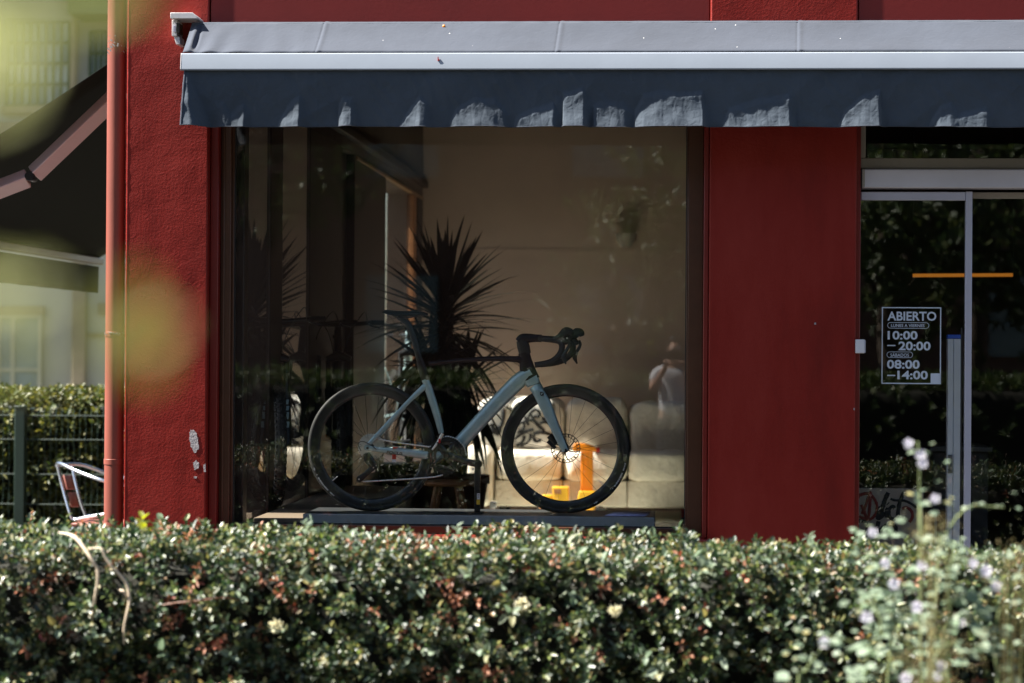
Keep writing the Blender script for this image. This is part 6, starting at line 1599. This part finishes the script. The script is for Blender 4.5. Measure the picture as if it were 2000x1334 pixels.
def hand_chain(V, E, Rr, wrist, side, sc=1.0):
    """palm and five fingers curled round the camera body"""
    base = len(V); w_ = Vector(V[wrist]); palm = w_ + Vector((-0.01 * side, 0.05, 0.045)); V.append(tuple(palm)); E.append((wrist, base)); Rr.append((0.034, 0.018))
    for k, (fx, ln) in enumerate(((-0.030, 0.036), (-0.010, 0.042), (0.010, 0.040), (0.028, 0.032))):
        a = palm + Vector((fx * 0.8, 0.022, 0.030)); c = a + Vector((-0.012 * side, 0.026, 0.008)); d = c + Vector((-0.02 * side, ln * 0.4, -0.014))
        i = len(V); V += [tuple(a), tuple(c), tuple(d)]; E += [(base, i), (i, i + 1), (i + 1, i + 2)]; Rr += [0.0105, 0.0095, 0.008]
    a = palm + Vector((0.030 * -side, 0.0, -0.012)); c = a + Vector((0.016 * -side, 0.022, 0.008)); i = len(V); V += [tuple(a), tuple(c)]; E += [(base, i), (i, i + 1)]; Rr += [0.012, 0.0095]


V = [pv(0, 0, 0.96), pv(0, 0.0, 1.14), pv(0, -0.01, 1.32), pv(0, 0.0, 1.43), pv(0, 0.02, 1.50), pv(0, 0.05, 1.58), pv(0, 0.06, 1.66), pv(0, 0.05, 1.73)]
E = [(0, 1), (1, 2), (2, 3), (3, 4), (4, 5), (5, 6), (6, 7)]
Rr = [(0.15, 0.11), (0.135, 0.10), (0.15, 0.105), (0.10, 0.07), (0.052, 0.052), (0.066, 0.075), (0.076, 0.09), (0.055, 0.065)]
for s in (-1, 1):
    i = len(V); V += [pv(0.19 * s, -0.01, 1.40), pv(0.235 * s, 0.10, 1.22 if s < 0 else 1.20), pv(0.10 * s, 0.235, 1.45)]
    E += [(3, i), (i, i + 1), (i + 1, i + 2)]; Rr += [0.058, 0.045, 0.030]
    hand_chain(V, E, Rr, i + 2, s)
    j = len(V); V += [pv(0.10 * s, 0.0, 0.90), pv(0.105 * s, 0.02, 0.50), pv(0.11 * s, -0.01, 0.12), pv(0.12 * s, 0.13, 0.085)]
    E += [(0, j), (j, j + 1), (j + 1, j + 2), (j + 2, j + 3)]; Rr += [0.085, 0.058, 0.042, 0.036]
skinned('body', V, E, Rr, M['skin'], ph)
V = [pv(0, 0, 0.90), pv(0, 0.0, 1.10), pv(0, -0.01, 1.30), pv(0, 0.0, 1.42)]; E = [(0, 1), (1, 2), (2, 3)]; Rr = [(0.185, 0.14), (0.17, 0.125), (0.18, 0.125), (0.11, 0.085)]
for s in (-1, 1):
    i = len(V); V += [pv(0.19 * s, -0.01, 1.405), pv(0.225 * s, 0.06, 1.28)]; E += [(3, i), (i, i + 1)]; Rr += [0.076, 0.074]
skinned('shirt', V, E, Rr, M['shirt'], ph)
V = [pv(0, 0, 0.95)]; E = []; Rr = [(0.175, 0.13)]
for s in (-1, 1):
    i = len(V); V += [pv(0.10 * s, 0.0, 0.85), pv(0.105 * s, 0.02, 0.5), pv(0.11 * s, -0.01, 0.13)]; E += [(0, i), (i, i + 1), (i + 1, i + 2)]; Rr += [0.10, 0.078, 0.068]
skinned('trousers', V, E, Rr, M['trousers'], ph)
skinned('hair', [pv(0, 0.0, 1.62), pv(0, -0.01, 1.70), pv(0, 0.03, 1.765), pv(0, 0.10, 1.755)], [(0, 1), (1, 2), (2, 3)], [(0.075, 0.06), (0.088, 0.07), (0.082, 0.06), (0.05, 0.035)], M['hair'], ph)
for s in (-1, 1):
    MB().lathe([(0, -0.006), (0.018, -0.003), (0.02, 0.002), (0.012, 0.007), (0, 0.008)], pv(0.083 * s, 0.045, 1.645), 'x', 12).build('ear', M['skin'], ph)
    MB().lathe([(0, -0.008), (0.008, -0.006), (0.011, 0), (0.008, 0.006), (0, 0.008)], pv(0.032 * s, 0.135, 1.66), 'y', 10).build('eye', M['white_print'], ph)
    MB().tube([pv(0.105 * s, -0.07, 0.085), pv(0.115 * s, 0.06, 0.085), pv(0.12 * s, 0.16, 0.075)], [0.04, 0.046, 0.036], 12, flat=[0.036, 0.036, 0.025]).build('shoe', M['black'], ph)
MB().tube([pv(0, 0.135, 1.655), pv(0, 0.162, 1.62), pv(0, 0.15, 1.61)], [0.009, 0.015, 0.008], 8).build('nose', M['skin'], ph)
MB().tube([pv(-0.025, 0.138, 1.575), pv(0, 0.146, 1.577), pv(0.025, 0.138, 1.575)], [0.003, 0.006, 0.003], 8).build('mouth', M['redpart'], ph)
cmx = thing('photo_camera', 'black camera with a long lens held up by the person in the white shirt', 'camera', (0.0, -12.62, 1.55))
MB().box((-0.07, -12.685, 1.545), (0.07, -12.615, 1.645)).build('camera_body', M['black'], cmx, bevel=0.012)
MB().box((-0.025, -12.68, 1.646), (0.025, -12.61, 1.675)).build('viewfinder', M['black'], cmx, bevel=0.008)
MB().lathe([(0, -12.614), (0.035, -12.614), (0.036, -12.57), (0.042, -12.56), (0.042, -12.525), (0.037, -12.525), (0.034, -12.535), (0, -12.535)], (0, 0, 1.60), 'y', 28).build('lens', M['black'], cmx)
